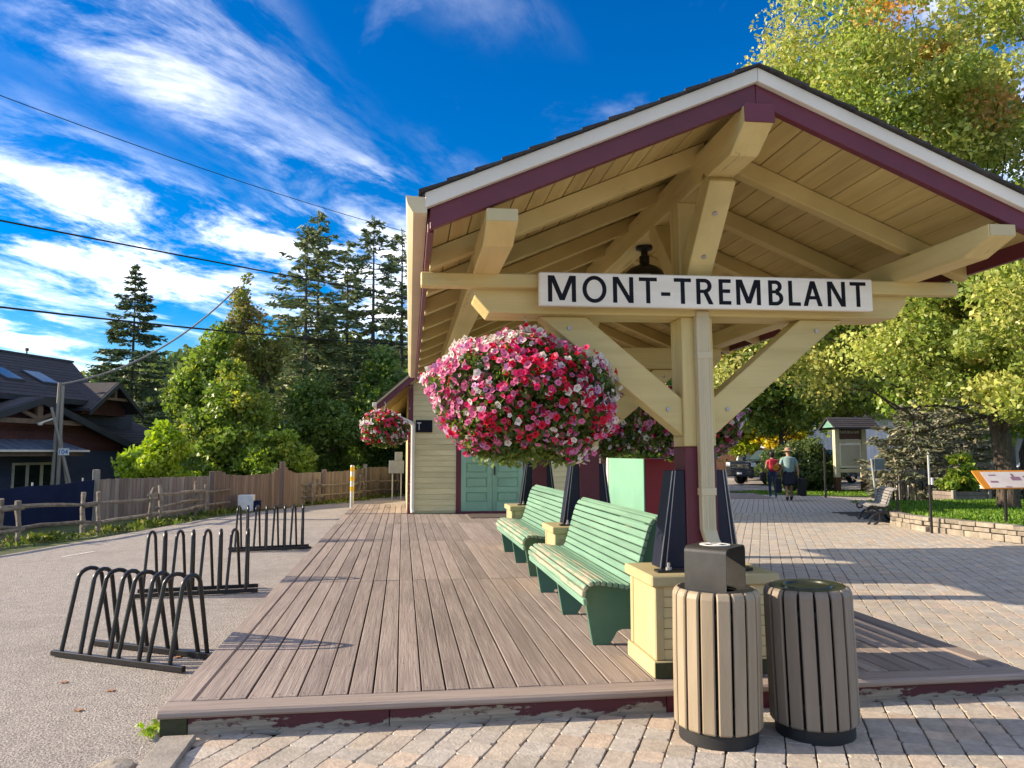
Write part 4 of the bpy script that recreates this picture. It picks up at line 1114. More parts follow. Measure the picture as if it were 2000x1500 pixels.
# lower front gable wing: wall plane k=0, gable apex u=1.04
GA, GL, GR = (1.04, 3.50), -3.7, 5.80
wallg = MB(); vs = [H(-3.4, 0, -1.05), H(5.7, 0, -1.05), H(5.7, 0, 1.86), H(1.04, 0, 3.3), H(-3.4, 0, 1.95)]
vs2 = [H(-3.4, -4, -1.05), H(5.7, -4, -1.05), H(5.7, -4, 1.86), H(1.04, -4, 3.3), H(-3.4, -4, 1.95)]
wallg.add(vs + vs2, [(0, 1, 2, 3, 4), (9, 8, 7, 6, 5)] + [(i, (i + 1) % 5, 5 + (i + 1) % 5, 5 + i) for i in range(5)]); hw = wallg.build('wall', M['navy_siding'], house)
z = -0.2
while z < 1.62:
    m = hb('clapboard', M['navy_siding'], -3.3, 5.6, 0.004, 0.024, z, z + 0.125, hw); z += 0.135
hb('corner_board', M['roof_edge'], 5.6, 5.74, .0, .04, -1.05, 1.7)
# red-brown shingle gable field, in courses
z = 1.70
while z < 3.2:
    half = (3.34 - z) / (3.34 - 1.90)
    hb('shingle_row', M['shake_red'], max(-3.3, 1.04 - 4.5 * half), min(5.6, 1.04 + 4.62 * half), 0.006, 0.03, z, z + 0.155, hw); z += 0.165
def rake(u0, z0, u1, z1, k0, k1, th, mat, name, par=house):
    m = MB(); m.hexa([H(u0, k1, z0 - th), H(u1, k1, z1 - th), H(u1, k0, z1 - th), H(u0, k0, z0 - th), H(u0, k1, z0), H(u1, k1, z1), H(u1, k0, z1), H(u0, k0, z0)]); return m.build(name, mat, par)
r1 = rake(1.04, 3.52, 6.05, 1.86, -4, 0.52, 0.09, M['roof_dark'], 'roof'); rake(1.04, 3.52, -3.9, 1.90, -4, 0.52, 0.09, M['roof_dark'], 'roof')
rake(1.04, 3.50, 6.1, 1.82, 0.53, 0.60, 0.24, M['roof_edge'], 'rake_board'); rake(1.04, 3.50, -3.95, 1.86, 0.53, 0.60, 0.24, M['roof_edge'], 'rake_board')
# truss in the gable
hb('truss_tie', M['timber'], -1.5, 3.4, 0.36, 0.48, 2.60, 2.76)
hb('truss_post', M['timber'], 0.92, 1.16, 0.36, 0.48, 2.765, 3.24)
for s in (-1, 1):
    m = MB(); m.beam(H(1.04 + s * .12, .42, 2.80), H(1.04 + s * 0.75, .42, 3.02), 0.10, 0.12); m.build('truss_strut', M['timber'], house)
# awning of standing seam metal
aw = hpoly('awning', M['zinc'], [(-2.6, 1.0, 1.72), (2.75, 1.0, 1.72), (2.3, 0.03, 2.08), (-2.6, 0.03, 2.08)], 0.05)
for u in np.arange(-2.4, 2.3, .42): m = MB(); m.beam(H(u, 1.0, 1.735), H(u, .04, 2.095), 0.02, 0.03); m.build('seam', M['zinc'], aw)
hb('awning_edge', M['trim_white'], -2.6, 2.76, 1.001, 1.03, 1.66, 1.73); hb('awning_beam', M['timber'], -2.6, 2.6, 0.78, 0.92, 1.52, 1.655)
# triple window
for (a, b_) in ((0.50, 1.05), (1.10, 1.66), (1.71, 2.26)):
    w_ = hb('window', M['frame_cream'], a - .03, b_ + .03, 0.025, 0.06, -0.35, 1.30)
    hb('pane', M['glass_dark'], a + .05, b_ - .05, 0.0605, 0.066, -0.27, 1.22, w_)
# main roof behind
mr = hpoly('roof', M['roof_dark'], [(-6, -0.4, 3.60), (4.6, -0.4, 3.60), (8.1, -4.5, 5.62), (-6, -4.5, 5.62)], 0.12)
courses(M['roof_dark'], (-6, -0.4, 3.60), (4.6, -0.4, 3.60), (8.1, -4.5, 5.62), (-6, -4.5, 5.62), 14, mr)
hpoly('roof', M['roof_dark'], [(4.6, -0.4, 3.6), (9.8, -4.5, 4.4), (8.1, -4.5, 5.62)], 0.1)
hpoly('roof', M['roof_dark'], [(8.1, -4.5, 5.62), (9.8, -4.5, 4.4), (9.8, -8.5, 3.7), (-6, -8.5, 3.7), (-6, -4.5, 5.62)], 0.1)
hb('ridge_cap', M['roof_edge'], -6, 8.1, -4.62, -4.4, 5.60, 5.68)
hb('upper_wall', M['navy_siding'], -5.8, 7.6, -7.8, -1.0, -1.05, 3.60)
hb('eave_board', M['roof_edge'], -6, 4.7, -0.44, -0.34, 3.42, 3.59)
def skylight(u0, u1):
    f = lambda k: 3.60 + (-0.4 - k) / 4.1 * 2.02
    s_ = hpoly('skylight', M['roof_edge'], [(u0 - .05, -1.55, f(-1.55) + .09), (u1 - .05 + .1, -1.55, f(-1.55) + .09), (u1 + .05, -2.55, f(-2.55) + .09), (u0 - .05, -2.55, f(-2.55) + .09)], 0.1)
    hpoly('pane', M['glass_sky'], [(u0, -1.6, f(-1.6) + .10), (u1, -1.6, f(-1.6) + .10), (u1, -2.5, f(-2.5) + .10), (u0, -2.5, f(-2.5) + .10)], 0.008, s_)
skylight(1.75, 2.45); skylight(3.35, 4.15)
# right dormer gable
rake(5.28, 4.40, 6.75, 3.30, -3.5, 0.05, 0.10, M['roof_dark'], 'roof'); rake(5.28, 4.40, 3.85, 3.30, -3.5, 0.05, 0.10, M['roof_dark'], 'roof')
rake(5.28, 4.38, 6.8, 3.24, 0.06, 0.13, 0.20, M['roof_edge'], 'rake_board'); rake(5.28, 4.38, 3.8, 3.24, 0.06, 0.13, 0.20, M['roof_edge'], 'rake_board')
m = MB(); m.add([H(4.1, -.5, 3.1), H(6.5, -.5, 3.1), H(6.5, -.5, 3.35), H(5.28, -.5, 4.24), H(4.1, -.5, 3.35)] + [H(4.1, -3.4, 3.1), H(6.5, -3.4, 3.1), H(6.5, -3.4, 3.35), H(5.28, -3.4, 4.24), H(4.1, -3.4, 3.35)], [(0, 1, 2, 3, 4), (9, 8, 7, 6, 5)] + [(i, (i + 1) % 5, 5 + (i + 1) % 5, 5 + i) for i in range(5)]); m.build('dormer_wall', M['shake_red'], house)
hb('truss_tie', M['timber'], 4.5, 6.0, -.1, 0.0, 3.68, 3.78); hb('truss_post', M['timber'], 5.22, 5.34, -.1, 0.0, 3.785, 4.18)
# low side roof at the right
lr = hpoly('roof', M['roof_dark'], [(5.9, 0.45, 2.00), (9.2, 0.2, 2.05), (9.0, -2.0, 3.0), (4.9, -1.6, 3.05)], 0.08)
courses(M['roof_dark'], (5.9, 0.45, 2.00), (9.2, 0.2, 2.05), (9.0, -2.0, 3.0), (4.9, -1.6, 3.05), 9, lr)
hb('porch_wall', M['navy_siding'], 5.75, 9.0, -3.8, -1.2, -1.05, 2.6)
for u in (6.3, 7.5, 8.9): hb('porch_post', M['timber'], u, u + .14, 0.0, 0.14, -1.05, 1.98)
for u, k in ((1.2, -4.5), (3.9, -4.5), (5.6, -4.5)):
    m = MB(); m.tube([H(u, k, 5.6), H(u, k, 5.80)], 0.03, 6); m.tube([H(u, k, 5.80), H(u, k, 5.92)], 0.07, 6); m.build('roof_vent', M['roof_edge'], house)

# ------------------------------------------------------------------ utility poles and cables
up = thing('utility_pole', 'pair of weathered service poles with slanting braces and a numbered plate', 'utility pole', (-11.5, 27.95, -.3))
for (a, b_, r) in (((-11.64, 27.9, -.6), (-11.50, 27.8, 4.0), .066), ((-11.44, 27.9, -.6), (-11.40, 27.8, 3.9), .066), ((-10.62, 27.6, -.6), (-11.70, 27.75, 3.15), .056), ((-11.05, 28.1, -.6), (-11.45, 27.95, 2.2), .05)):
    m = MB(); m.tube([a, b_], [r, r * .85], 10); m.build('pole', M['pole_wood'], up, smooth=True)
m = MB(); m.tube([(-11.95, 27.6, 2.62), (-11.55, 27.75, 2.80)], 0.03, 8); m.build('lamp_arm', M['trim_white'], up)
m = MB(); m.lathe([(0.02, 0), (.09, -.02), (.07, -.09), (0, -.10)], (-11.96, 27.6, 2.64), 10, cap=False); m.build('lamp_head', M['trim_white'], up, smooth=True)
pl = BX('number_plate', M['white_ink'], up, -11.36, -11.02, 27.60, 27.62, 1.55, 1.78, .004)
lettering('104', M['blue_ink'], pl, (-11.33, 27.60, 1.58), (1, 0, 0), (0, 0, 1), .28, .165, .003, bold=.01)
def tall_pole(x, y, h, label):
    t = thing('street_pole', label, 'utility pole', (x, y, terrain(x, y)))
    m = MB(); m.tube([(x, y, -1.2), (x, y, h)], [.17, .11], 12); m.build('pole', M['pole_wood'], t, smooth=True)
    BX('crossarm', M['pole_wood'], t, x - .9, x + .9, y - .06, y + .06, h - .55, h - .42, .005)
tall_pole(-15.2, 21.6, 13.2, 'tall wooden pole left of the dark house carrying three cables')
tall_pole(4.75, 44.2, 13.8, 'tall wooden pole behind the station carrying three cables')
def cable(label, a, b_, sag, r, mat='cable', n=24):
    m = MB(); a = Vector(a); b_ = Vector(b_); pts = []
    for k in range(n + 1):
        t = k / n; p = a.lerp(b_, t); p.z -= sag * 4 * t * (1 - t); pts.append(p)
    m.tube(pts, r, 6); tag(m.build('overhead_cable', M[mat], smooth=True), label, 'cable')
cable('thin overhead cable, the highest above the path', (-15.2, 21.6, 12.75), (4.75, 44.2, 13.45), .55, .014)
cable('twisted overhead cable, the middle one above the dark house', (-15.2, 21.6, 8.55), (4.75, 44.2, 9.9), .10, .030)
cable('thick black overhead cable, the lowest one, passing the spruce', (-15.2, 21.6, 5.95), (4.75, 44.2, 7.75), .35, .034)
cable('pale sagging service cable from the braced poles to the trees', (-11.45, 27.8, 3.95), (-7.0, 33.6, 8.7), .75, .035, 'cable_grey')
# ------------------------------------------------------------------ vegetation
def leaf_cloud(C, S, cols, rng, elong=1.5, up_bias=0.0, name='leaves', axis=None):
    """one kinked leaf (quad) per centre"""
    n = len(C)
    t = rng.normal(size=(n, 3)); t[:, 2] *= (1 - up_bias)
    if axis is not None: t = axis + 0.35 * t
    t /= np.linalg.norm(t, axis=1, keepdims=True) + 1e-9
    q = rng.normal(size=(n, 3)); b = np.cross(t, q); b /= np.linalg.norm(b, axis=1, keepdims=True) + 1e-9
    nn = np.cross(t, b)
    L = (S * elong / 2)[:, None]; W = (S / 2)[:, None]
    p0 = C - t * L; p2 = C + t * L
    p1 = C + b * W + nn * W * 0.35; p3 = C - b * W + nn * W * 0.35
    V = np.stack([p0, p1, p2, p3], 1).reshape(-1, 3)
    Q = np.arange(n * 4).reshape(n, 4)
    K = np.repeat(cols, 4, axis=0)
    return V, Q, K
def pal(rng, n, colours, weights, jit=0.18):
    idx = rng.choice(len(colours), n, p=np.array(weights) / sum(weights))
    c = np.array(colours)[idx]
    return c * (1 + rng.uniform(-jit, jit, (n, 1))) * (1 + rng.uniform(-.06, .06, (n, 3)))
GREEN = [(0.187, 0.284, 0.047), (0.265, 0.374, 0.062), (0.125, 0.203, 0.040), (0.406, 0.434, 0.070)]
LIME = [(0.442, 0.537, 0.052), (0.338, 0.463, 0.046), (0.247, 0.362, 0.039)]
MAPLE = [(0.273, 0.362, 0.078), (0.403, 0.463, 0.104), (0.572, 0.562, 0.169), (0.169, 0.250, 0.052), (0.700, 0.600, 0.234), (0.676, 0.275, 0.091)]
DARKG = [(0.166, 0.274, 0.061), (0.238, 0.354, 0.072), (0.119, 0.204, 0.047)]
YELL = [(0.700, 0.575, 0.039), (0.676, 0.525, 0.052), (0.442, 0.450, 0.052)]
def limb(mb, a, b, r0, r1, rng, n=6, k=5, wob=0.06):
    a = np.array(a, float); b = np.array(b, float); L = np.linalg.norm(b - a); pts = []; rs = []
    for i in range(k + 1):
        t = i / k; p = a + (b - a) * t
        if 0 < i < k: p = p + rng.normal(size=3) * L * wob * 0.5
        pts.append(tuple(p)); rs.append(r0 + (r1 - r0) * t)
    mb.tube(pts, rs, n, cap=False)
def broadleaf(name, label, base, height, crown, nclump, nleaf, size, colours, weights, seed, trunk_r=0.18, group=None, stems=1, clump_r=0.6, bark='bark_grey', mat='leaf', lean=(0, 0), patch=None, cat='tree', flat=0.75, stem_spread=.5, shell=0.45):
    """crown: list of (dx,dy,z,rx,ry,rz) ellipsoids about the base"""
    rng = np.random.default_rng(seed); base = np.array(base, float)
    t = thing(name, label, cat, tuple(base), group)
    vol = np.array([c[3] * c[4] * c[5] for c in crown]); 
    cl = []
    vol = vol ** .75; which = rng.choice(len(crown), nclump, p=vol / vol.sum())
    for w in which:
        dx, dy, z, rx, ry, rz = crown[w]
        d = rng.normal(size=3); d /= np.linalg.norm(d); r = rng.uniform(shell, 1.0) ** 0.6
        cl.append(base + np.array([dx + d[0] * rx * r, dy + d[1] * ry * r, z + d[2] * rz * r]))
    cl = np.array(cl)
    # trunk and limbs
    mb = MB(); top = base + np.array([lean[0], lean[1], height * 0.62])
    tops = []
    for s in range(stems):
        off = np.zeros(3) if stems == 1 else np.array([1.0, -.35, 0]) * stem_spread * (1 if s else -1)
        tp = top + off * 2.2; limb(mb, base + off * (0.5 if stems == 1 else .9) + (0, 0, -.15), tp, trunk_r, trunk_r * 0.3, rng, 9, 7, 0.03); tops.append((base + off * (.5 if stems == 1 else .9), tp))
    for i in range(0, nclump, max(1, nclump // 90)):
        b0, tp = tops[i % stems]; c = cl[i]
        hh = np.clip((c[2] - base[2]) * 0.62 / max(tp[2] - b0[2], .1), 0.22, 0.96)
        p = b0 + (tp - b0) * hh; limb(mb, p, c, trunk_r * 0.20 * (1.1 - hh), 0.010, rng, 5, 4, 0.10)
    mb.build('trunk', M[bark], t, smooth=True)
    # leaves
    per = rng.multinomial(nleaf, np.ones(nclump) / nclump)
    own = np.repeat(np.arange(nclump), per)
    cr_ = clump_r * rng.uniform(.6, 1.35, nclump)
    d = rng.normal(size=(nleaf, 3)); d /= np.linalg.norm(d, axis=1, keepdims=True)
    r = rng.uniform(0, 1, (nleaf, 1)) ** 0.45
    C = cl[own] + d * r * cr_[own][:, None] * np.array([1, 1, flat])
    cols = pal(rng, nleaf, colours, weights)
    # every clump keeps a leaning of its own towards one leaf colour
    tint = pal(rng, nclump, colours, weights, 0.22)
    cols = 0.45 * cols + 0.55 * tint[own]
    if patch is not None: cols = patch(C, cols, rng, own)
    S = size * rng.uniform(.45, 1.45, nleaf)
    V, Q, K = leaf_cloud(C, S, cols, rng)
    c0 = V.mean(0)
    me = np_mesh('crown', V - c0, Q, K)
    link_mesh('crown', me, M[mat], t, c0)
    return t
def conifer(name, label, base, height, radius, seed, bare=0.08, nwhorl=46, perw=7, droop=0.25, size=0.20, colours=None, density=1.0, group=None, gap=0.0, trunk_r=0.16, power=0.9, bark='bark_grey', twig=1.0, elong=3.6):
    rng = np.random.default_rng(seed); base = np.array(base, float)
    colours = colours or [(0.09, 0.135, 0.062), (0.12, 0.165, 0.072), (0.068, 0.105, 0.056), (0.17, 0.19, 0.08)]
    t = thing(name, label, 'tree', tuple(base), group)
    mb = MB(); mb.tube([tuple(base + (0, 0, -.3)), tuple(base + (0.04, 0, height * .5)), tuple(base + (0, 0, height * .985))], [trunk_r, trunk_r * .6, .012], 9)
    Cs = []; Ax = []; Sz = []
    for w in range(nwhorl):
        f = bare + (1 - bare) * (w + rng.uniform(-.4, .4)) / nwhorl; f = min(max(f, bare), .995)
        z = height * f; Rm = radius * ((1 - f) / (1 - bare)) ** power + 0.10
        for b in range(perw):
            if rng.uniform() < gap: continue
            az = rng.uniform(0, 2 * math.pi); Lb = Rm * rng.uniform(.55, 1.12)
            dirv = np.array([math.cos(az), math.sin(az), 0]); side = np.array([-dirv[1], dirv[0], 0])
            rise = rng.uniform(-.05, .18) if f > .75 else -droop * rng.uniform(.4, 1.2)
            tipz = rise * Lb
            def P(s): return base + np.array([0, 0, z]) + dirv * Lb * s + np.array([0, 0, tipz * (s ** 1.3) + 0.10 * Lb * (s ** 3)])
            mb.tube([tuple(P(0)), tuple(P(.55)), tuple(P(1))], [.014 + .016 * (1 - f), .012, .004], 4, cap=False)
            n = max(5, int(Lb * 17 * density))
            s = rng.uniform(.18, 1.0, n) ** .75
            base_p = np.array([P(x) for x in s])
            sd = rng.choice([-1, 1], n); lat = rng.uniform(0, 1, n) * (0.34 * Lb * (1.05 - s) + 0.07) * twig
            off = side[None] * (sd * lat)[:, None] + dirv[None] * (lat * .55)[:, None]
            off[:, 2] += -lat * 0.25 + rng.normal(size=n) * .035
            Cs.append(base_p + off); ax = side[None] * sd[:, None] * .7 + dirv[None] * .9; ax[:, 2] -= .15
            Ax.append(ax); Sz.append(size * rng.uniform(.6, 1.25, n))
    # leader tip
    nt_ = 40; zz_ = rng.uniform(.93, 1.0, nt_) * height
    Cs.append(base + np.stack([rng.normal(size=nt_) * .05, rng.normal(size=nt_) * .05, zz_], 1)); Ax.append(np.tile([0, 0, 1.0], (nt_, 1)) + rng.normal(size=(nt_, 3)) * .4); Sz.append(np.full(nt_, size * .7))
    mb.build('trunk', M[bark], t, smooth=True)
    C = np.concatenate(Cs); A = np.concatenate(Ax); S = np.concatenate(Sz)
    cols = pal(rng, len(C), colours, [3, 3, 3, 1.2][:len(colours)])
    V, Q, K = leaf_cloud(C, S, cols, rng, elong, axis=A / np.linalg.norm(A, axis=1, keepdims=True))
    c0 = V.mean(0); link_mesh('crown', np_mesh('crown', V - c0, Q, K), M['needle'], t, c0)
    return t
def lumps(seed, rx, ry, z0, z1, n=8):
    r = np.random.default_rng(seed); out = []
    for k in range(n):
        f = (k + .5) / n; z = z0 + (z1 - z0) * f; w = math.sin(math.pi * min(.92, .22 + f * .78)) ** .8
        a = r.uniform(0, 2 * math.pi); q = r.uniform(.2, .62)
        out.append((math.cos(a) * rx * q * w, math.sin(a) * ry * q * w, z, rx * w * r.uniform(.45, .7), ry * w * r.uniform(.45, .7), (z1 - z0) / n * r.uniform(.9, 1.5)))
    return out
def tz(x, y): return float(terrain(x, y))
# --- left: spruce, pines, broadleaves
conifer('spruce_tree', 'broad dark spruce standing alone behind the dark house', (-15.7, 47.3, -1.0), 13.7, 3.6, 21, bare=.10, nwhorl=40, perw=9, droop=.20, size=.115, density=1.25, power=.80)
PINEC = [(0.15, 0.20, 0.085), (0.195, 0.245, 0.10), (0.105, 0.15, 0.07), (0.28, 0.30, 0.125)]
pines = [(-4.2, 38.0, 14.5, 2.6, 'tallest conifer of the row behind the board fence'), (-4.55, 36.3, 13.4, 2.6, 'conifer with a bare pale trunk behind the board fence'), (-2.95, 40.2, 13.2, 2.3, 'slim conifer in the middle of the row behind the fence'), (-1.55, 38.2, 13.5, 2.5, 'open conifer with a ragged crown behind the fence'), (-0.15, 40.2, 13.4, 2.3, 'conifer next to the canopy gutter, last of the row')]
for i, (x, y, h, r, lb) in enumerate(pines):
    conifer('pine_tree', lb, (x, y, tz(x, y)), h - tz(x, y) * 0, r, 30 + i, bare=.34 if i == 1 else .22, nwhorl=36, perw=7, droop=.16, size=.10, colours=PINEC, density=1.25, gap=.28, group='conifers behind the board fence', power=.55, trunk_r=.17)
def bl(x, y, *a, **k): return broadleaf(a[0], a[1], (x, y, tz(x, y)), *a[2:], **k)
bl(-6.7, 33.5, 'birch_tree', 'thin-topped yellowing tree rising above the bushes', 9.5, lumps(14, 1.7, 1.5, 2.2, 10.2, 11), 260, 21000, .11, [(0.20, 0.24, 0.05), (0.32, 0.30, 0.10), (0.40, 0.30, 0.13), (0.15, 0.19, 0.04)], [4, 3, 1, 2], 41, clump_r=.38, trunk_r=.13)
bl(-7.5, 32.4, 'leafy_tree', 'dense green tree with drooping branches beside the dark house', 6.6, lumps(3, 2.0, 2.0, .9, 7.3, 9), 240, 46000, .11, GREEN, [4, 4, 3, 2], 42, clump_r=.55, trunk_r=.16)
bl(-6.2, 29.6, 'leafy_tree', 'bushy olive green tree behind the middle of the board fence', 5.6, lumps(5, 1.9, 1.8, .8, 5.6, 8), 220, 42000, .105, GREEN, [3, 4, 3, 3], 43, clump_r=.5, trunk_r=.14)
bl(-3.6, 33.4, 'leafy_tree', 'shaded green tree between the conifer trunks', 5.0, lumps(8, 2.6, 1.9, .5, 5.2, 8), 200, 34000, .115, DARKG + [(0.11, 0.16, 0.03)], [3, 3, 2, 2], 44, clump_r=.55, trunk_r=.12)
bl(-1.0, 35.5, 'leafy_tree', 'dark green tree next to the cream station corner', 5.6, lumps(9, 2.3, 1.8, .5, 6.0, 8), 190, 32000, .12, DARKG + [(0.10, 0.14, 0.03)], [3, 3, 3, 2], 45, clump_r=.55, trunk_r=.12)
bl(-4.6, 28.6, 'leafy_bush', 'low sunlit green bush against the board fence', 3.0, [(0, 0, 1.4, 1.5, .9, 1.4)], 80, 15000, .10, GREEN + LIME[2:], [3, 4, 1, 3, 2], 46, clump_r=.42, trunk_r=.07, cat='bush')
bl(-7.45, 25.4, 'lime_bush', 'bright lime green bush at the corner of the dark house', 3.3, lumps(12, 1.15, .95, .3, 2.9, 7), 130, 17000, .095, LIME, [4, 4, 2], 47, clump_r=.38, trunk_r=.07, cat='bush')
# --- wooded hill far behind: terrain plus one mass of trees
def hill_h(x, y):
    return 21 * np.exp(-((x + 8) / 58.0) ** 2) * sst(105, 190, y) + 5 * np.exp(-((x + 50) / 35.0) ** 2) * sst(110, 190, y)
hx = np.linspace(-170, 190, 46); hy = np.linspace(100, 300, 26); HX, HY = np.meshgrid(hx, hy); HZ = hill_h(HX, HY) - 0.6
i2 = (np.arange(25)[:, None] * 46 + np.arange(45)[None]).ravel()
hill = link_mesh('hill', np_mesh('hill', np.stack([HX.ravel(), HY.ravel(), HZ.ravel()], 1), np.stack([i2, i2 + 1, i2 + 47, i2 + 46], 1)), M['meadow']); kind(hill, 'structure')
rng = np.random.default_rng(77); nt_ = 900
tx = rng.uniform(-115, 70, nt_); ty = rng.uniform(112, 200, nt_); th = rng.uniform(5, 9, nt_)
per = 75; own = np.repeat(np.arange(nt_), per)
d = rng.normal(size=(nt_ * per, 3)); d /= np.linalg.norm(d, axis=1, keepdims=True); r = rng.uniform(.3, 1, (nt_ * per, 1)) ** .5
C = np.stack([tx, ty, hill_h(tx, ty) + th * .5], 1)[own] + d * r * np.stack([th * .36, th * .36, th * .52], 1)[own]
HC = [(0.11, 0.16, 0.045), (0.15, 0.19, 0.05), (0.08, 0.125, 0.042), (0.21, 0.20, 0.055)]
tint = pal(rng, nt_, HC, [4, 3, 4, 1], .2); cols = .3 * pal(rng, len(C), HC, [4, 3, 4, 1]) + .7 * tint[own]
V, Q, K = leaf_cloud(C, rng.uniform(.7, 1.5, len(C)), cols, rng, 1.3)
fo = link_mesh('forest', np_mesh('forest', V, Q, K), M['leaf']); kind(fo, 'stuff'); fo['label'] = 'wooded hillside of mixed green trees far behind'
# --- right: the maple and what stands behind it
def maple_patch(C, cols, rng, own):
    f = np.sin(own * 12.9898) * 43758.5453; f = f - np.floor(f)
    red = (f > .985)[:, None]; return np.where(red, .35 * cols + .65 * np.array([0.48, 0.17, 0.06]), cols)
broadleaf('maple_tree', 'big pale green maple with two trunks on the raised lawn', (15.25, 17.3, 0.24), 13.5,
          [(-1.05, -0.6, 7.4, 5.4, 4.2, 3.2), (-0.95, -.8, 11.0, 5.6, 4.0, 3.4), (0.35, -2.0, 5.2, 4.0, 3.6, 2.2), (-3.05, 1.2, 4.9, 3.0, 2.4, 1.7), (-3.85, -.4, 9.6, 3.4, 2.6, 2.4), (-1.45, -1.8, 3.2, 1.9, 1.8, 1.1), (-4.85, 2.6, 4.5, 3.0, 2.2, 1.9), (-1.45, -3.4, 4.3, 2.3, 1.6, 1.6), (-2.85, -.6, 3.7, 1.7, 1.5, 1.0)], 600, 215000, .077, MAPLE, [5, 5, 3, 2.5, 1.2, .03], 51, trunk_r=.27, stems=2, clump_r=.74, bark='bark', patch=maple_patch, stem_spread=.33, shell=.35)
broadleaf('leafy_tree', 'green tree behind the roofed notice board', (19.0, 36.5, 0), 9.5, [(0, 0, 6.0, 3.6, 3.0, 3.4), (-2.2, 0, 5.4, 2.2, 2.0, 2.4)], 190, 36000, .15, GREEN + MAPLE[1:2], [4, 4, 2, 3, 2], 52, clump_r=.75, trunk_r=.17)
broadleaf('leafy_tree', 'tall green tree behind the white boarded house', (26.0, 43.0, 0), 12, [(0, 0, 7.5, 4.6, 3.6, 4.6)], 160, 30000, .19, GREEN, [4, 4, 3, 2], 53, clump_r=.95, trunk_r=.2)
broadleaf('leafy_tree', 'dark green tree seen beside the canopy post', (16.8, 52.0, 0), 11, [(0, 0, 5.6, 5.0, 3.2, 4.6)], 160, 26000, .2, DARKG + GREEN[:1], [3, 3, 3, 2], 54, clump_r=1.0, trunk_r=.2)
broadleaf('leafy_tree', 'green tree behind the maple at the street corner', (25.0, 31.0, 0), 9.0, [(0, 0, 5.5, 4.4, 3.4, 3.6)], 150, 28000, .15, GREEN + MAPLE[1:2], [4, 4, 3, 3, 2], 55, clump_r=.8, trunk_r=.18)
broadleaf('yellow_tree', 'small golden yellow tree behind the parked pickup', (20.6, 40.2, 0), 4.2, [(0, 0, 2.5, 1.5, 1.2, 1.5)], 80, 13000, .13, YELL, [4, 4, 2], 56, clump_r=.5, trunk_r=.08)
broadleaf('lime_tree', 'yellow-green small tree next to the golden one', (19.0, 41.0, 0), 5.0, [(0, 0, 3.1, 1.4, 1.1, 1.6)], 80, 12000, .13, LIME + YELL[2:], [3, 3, 2, 2], 57, clump_r=.5, trunk_r=.08)
for (x, y, r, s, lb) in ((16.6, 23.2, 1.9, 61, 'low spreading blue-green spruce behind the park bench'), (18.9, 24.0, 1.8, 62, 'low blue-green spruce beside the wooden flower box'), (20.3, 28.4, 1.7, 64, 'low grey-green spruce beside the roofed notice board'), (21.2, 27.2, 2.0, 65, 'low grey-green spruce behind the maple trunks')):
    conifer('blue_spruce', lb, (x, y, 0), 3.0 + .3 * (s % 3), r, s, bare=.06, nwhorl=15, perw=7, droop=.05, size=.075, colours=[(0.19, 0.20, 0.125), (0.26, 0.25, 0.165), (0.12, 0.14, 0.085), (0.34, 0.30, 0.21)], density=2.6, group='low spruces on the lawn', power=.55, trunk_r=.08)
# --- hedge shrubs behind the two people
for (x, y, lb, s) in ((15.9, 30.6, 'feathery green shrub in front of the dark pickup', 71), (17.1, 31.0, 'tall feathery green shrub beside the roofed notice board', 72)):
    rr = 1.0 if s == 71 else 1.45
    broadleaf('feathery_shrub', lb, (x, y, 0), 1.9, [(0, 0, .95, rr, .8, .80 if s == 71 else 1.2)], 70, 17000, .08, [(0.10, 0.15, 0.045), (0.14, 0.19, 0.06), (0.07, 0.11, 0.035)], [3, 3, 2], s, clump_r=.38, trunk_r=.04, cat='shrub', shell=.25)
# ------------------------------------------------------------------ right side: raised lawn, wall, furniture
wall_path = [(11.75, 17.2), (11.0, 16.1), (10.86, 14.9), (11.02, 13.8), (11.22, 12.7), (11.65, 11.4), (12.6, 10.2), (14.5, 9.4)]
lawn_pts = wall_path + [(24, 9), (24, 20.5), (18.9, 20.5), (16.0, 20.2), (13.2, 18.8)]
lawn = flat_poly('lawn', [(x + .12, y) for x, y in lawn_pts], 0.235, M['turf'])
flat_poly('flower_bed', [(11.5, 12.9), (11.9, 11.5), (12.8, 10.5), (14.6, 10.2), (13.6, 13.3), (12.4, 14.0)], 0.245, M['soil'])
sw = thing('stone_wall', 'low dry-laid tan stone retaining wall round the raised lawn', 'wall', (11.1, 14, 0))
rs_ = random.Random(9)
def along(path, step):
    out = []; 
    for (a, b), (c, d) in zip(path[:-1], path[1:]):
        L = math.hypot(c - a, d - b); out.append((a, b, c, d, L))
    return out
segs = along(wall_path, 1); total = sum(s[4] for s in segs)
def at_len(l):
    for a, b, c, d, L in segs:
        if l <= L: t = l / L; return a + (c - a) * t, b + (d - b) * t, math.atan2(d - b, c - a)
        l -= L
    a, b, c, d, L = segs[-1]; return c, d, math.atan2(d - b, c - a)
for course, (z0, z1) in enumerate(((-.02, .115), (.118, .205), (.208, .30))):
    l = rs_.uniform(0, .2)
    while l < total - .2:
        w = rs_.uniform(.18, .42); x, y, a = at_len(l + w / 2)
        m = MB(); m.obox((x + rs_.uniform(-.012, .012), y, (z0 + z1) / 2 + rs_.uniform(-.006, .006)), (w - .012, .24 + rs_.uniform(-.03, .03), z1 - z0 - .006 + rs_.uniform(-.008, .006)), Matrix.Rotation(a + rs_.uniform(-.03, .03), 3, 'Z'))
        m.build('stone', M['stone'], sw, 0.016, seg=2); l += w
m = MB(); pts = [(x + .16, y) for x, y in wall_path]
for (a, b), (c, d) in zip(pts[:-1], pts[1:]): m.hexa([(a, b, -.02), (a + .25, b, -.02), (c + .25, d, -.02), (c, d, -.02), (a, b, .232), (a + .25, b, .232), (c + .25, d, .232), (c, d, .232)])
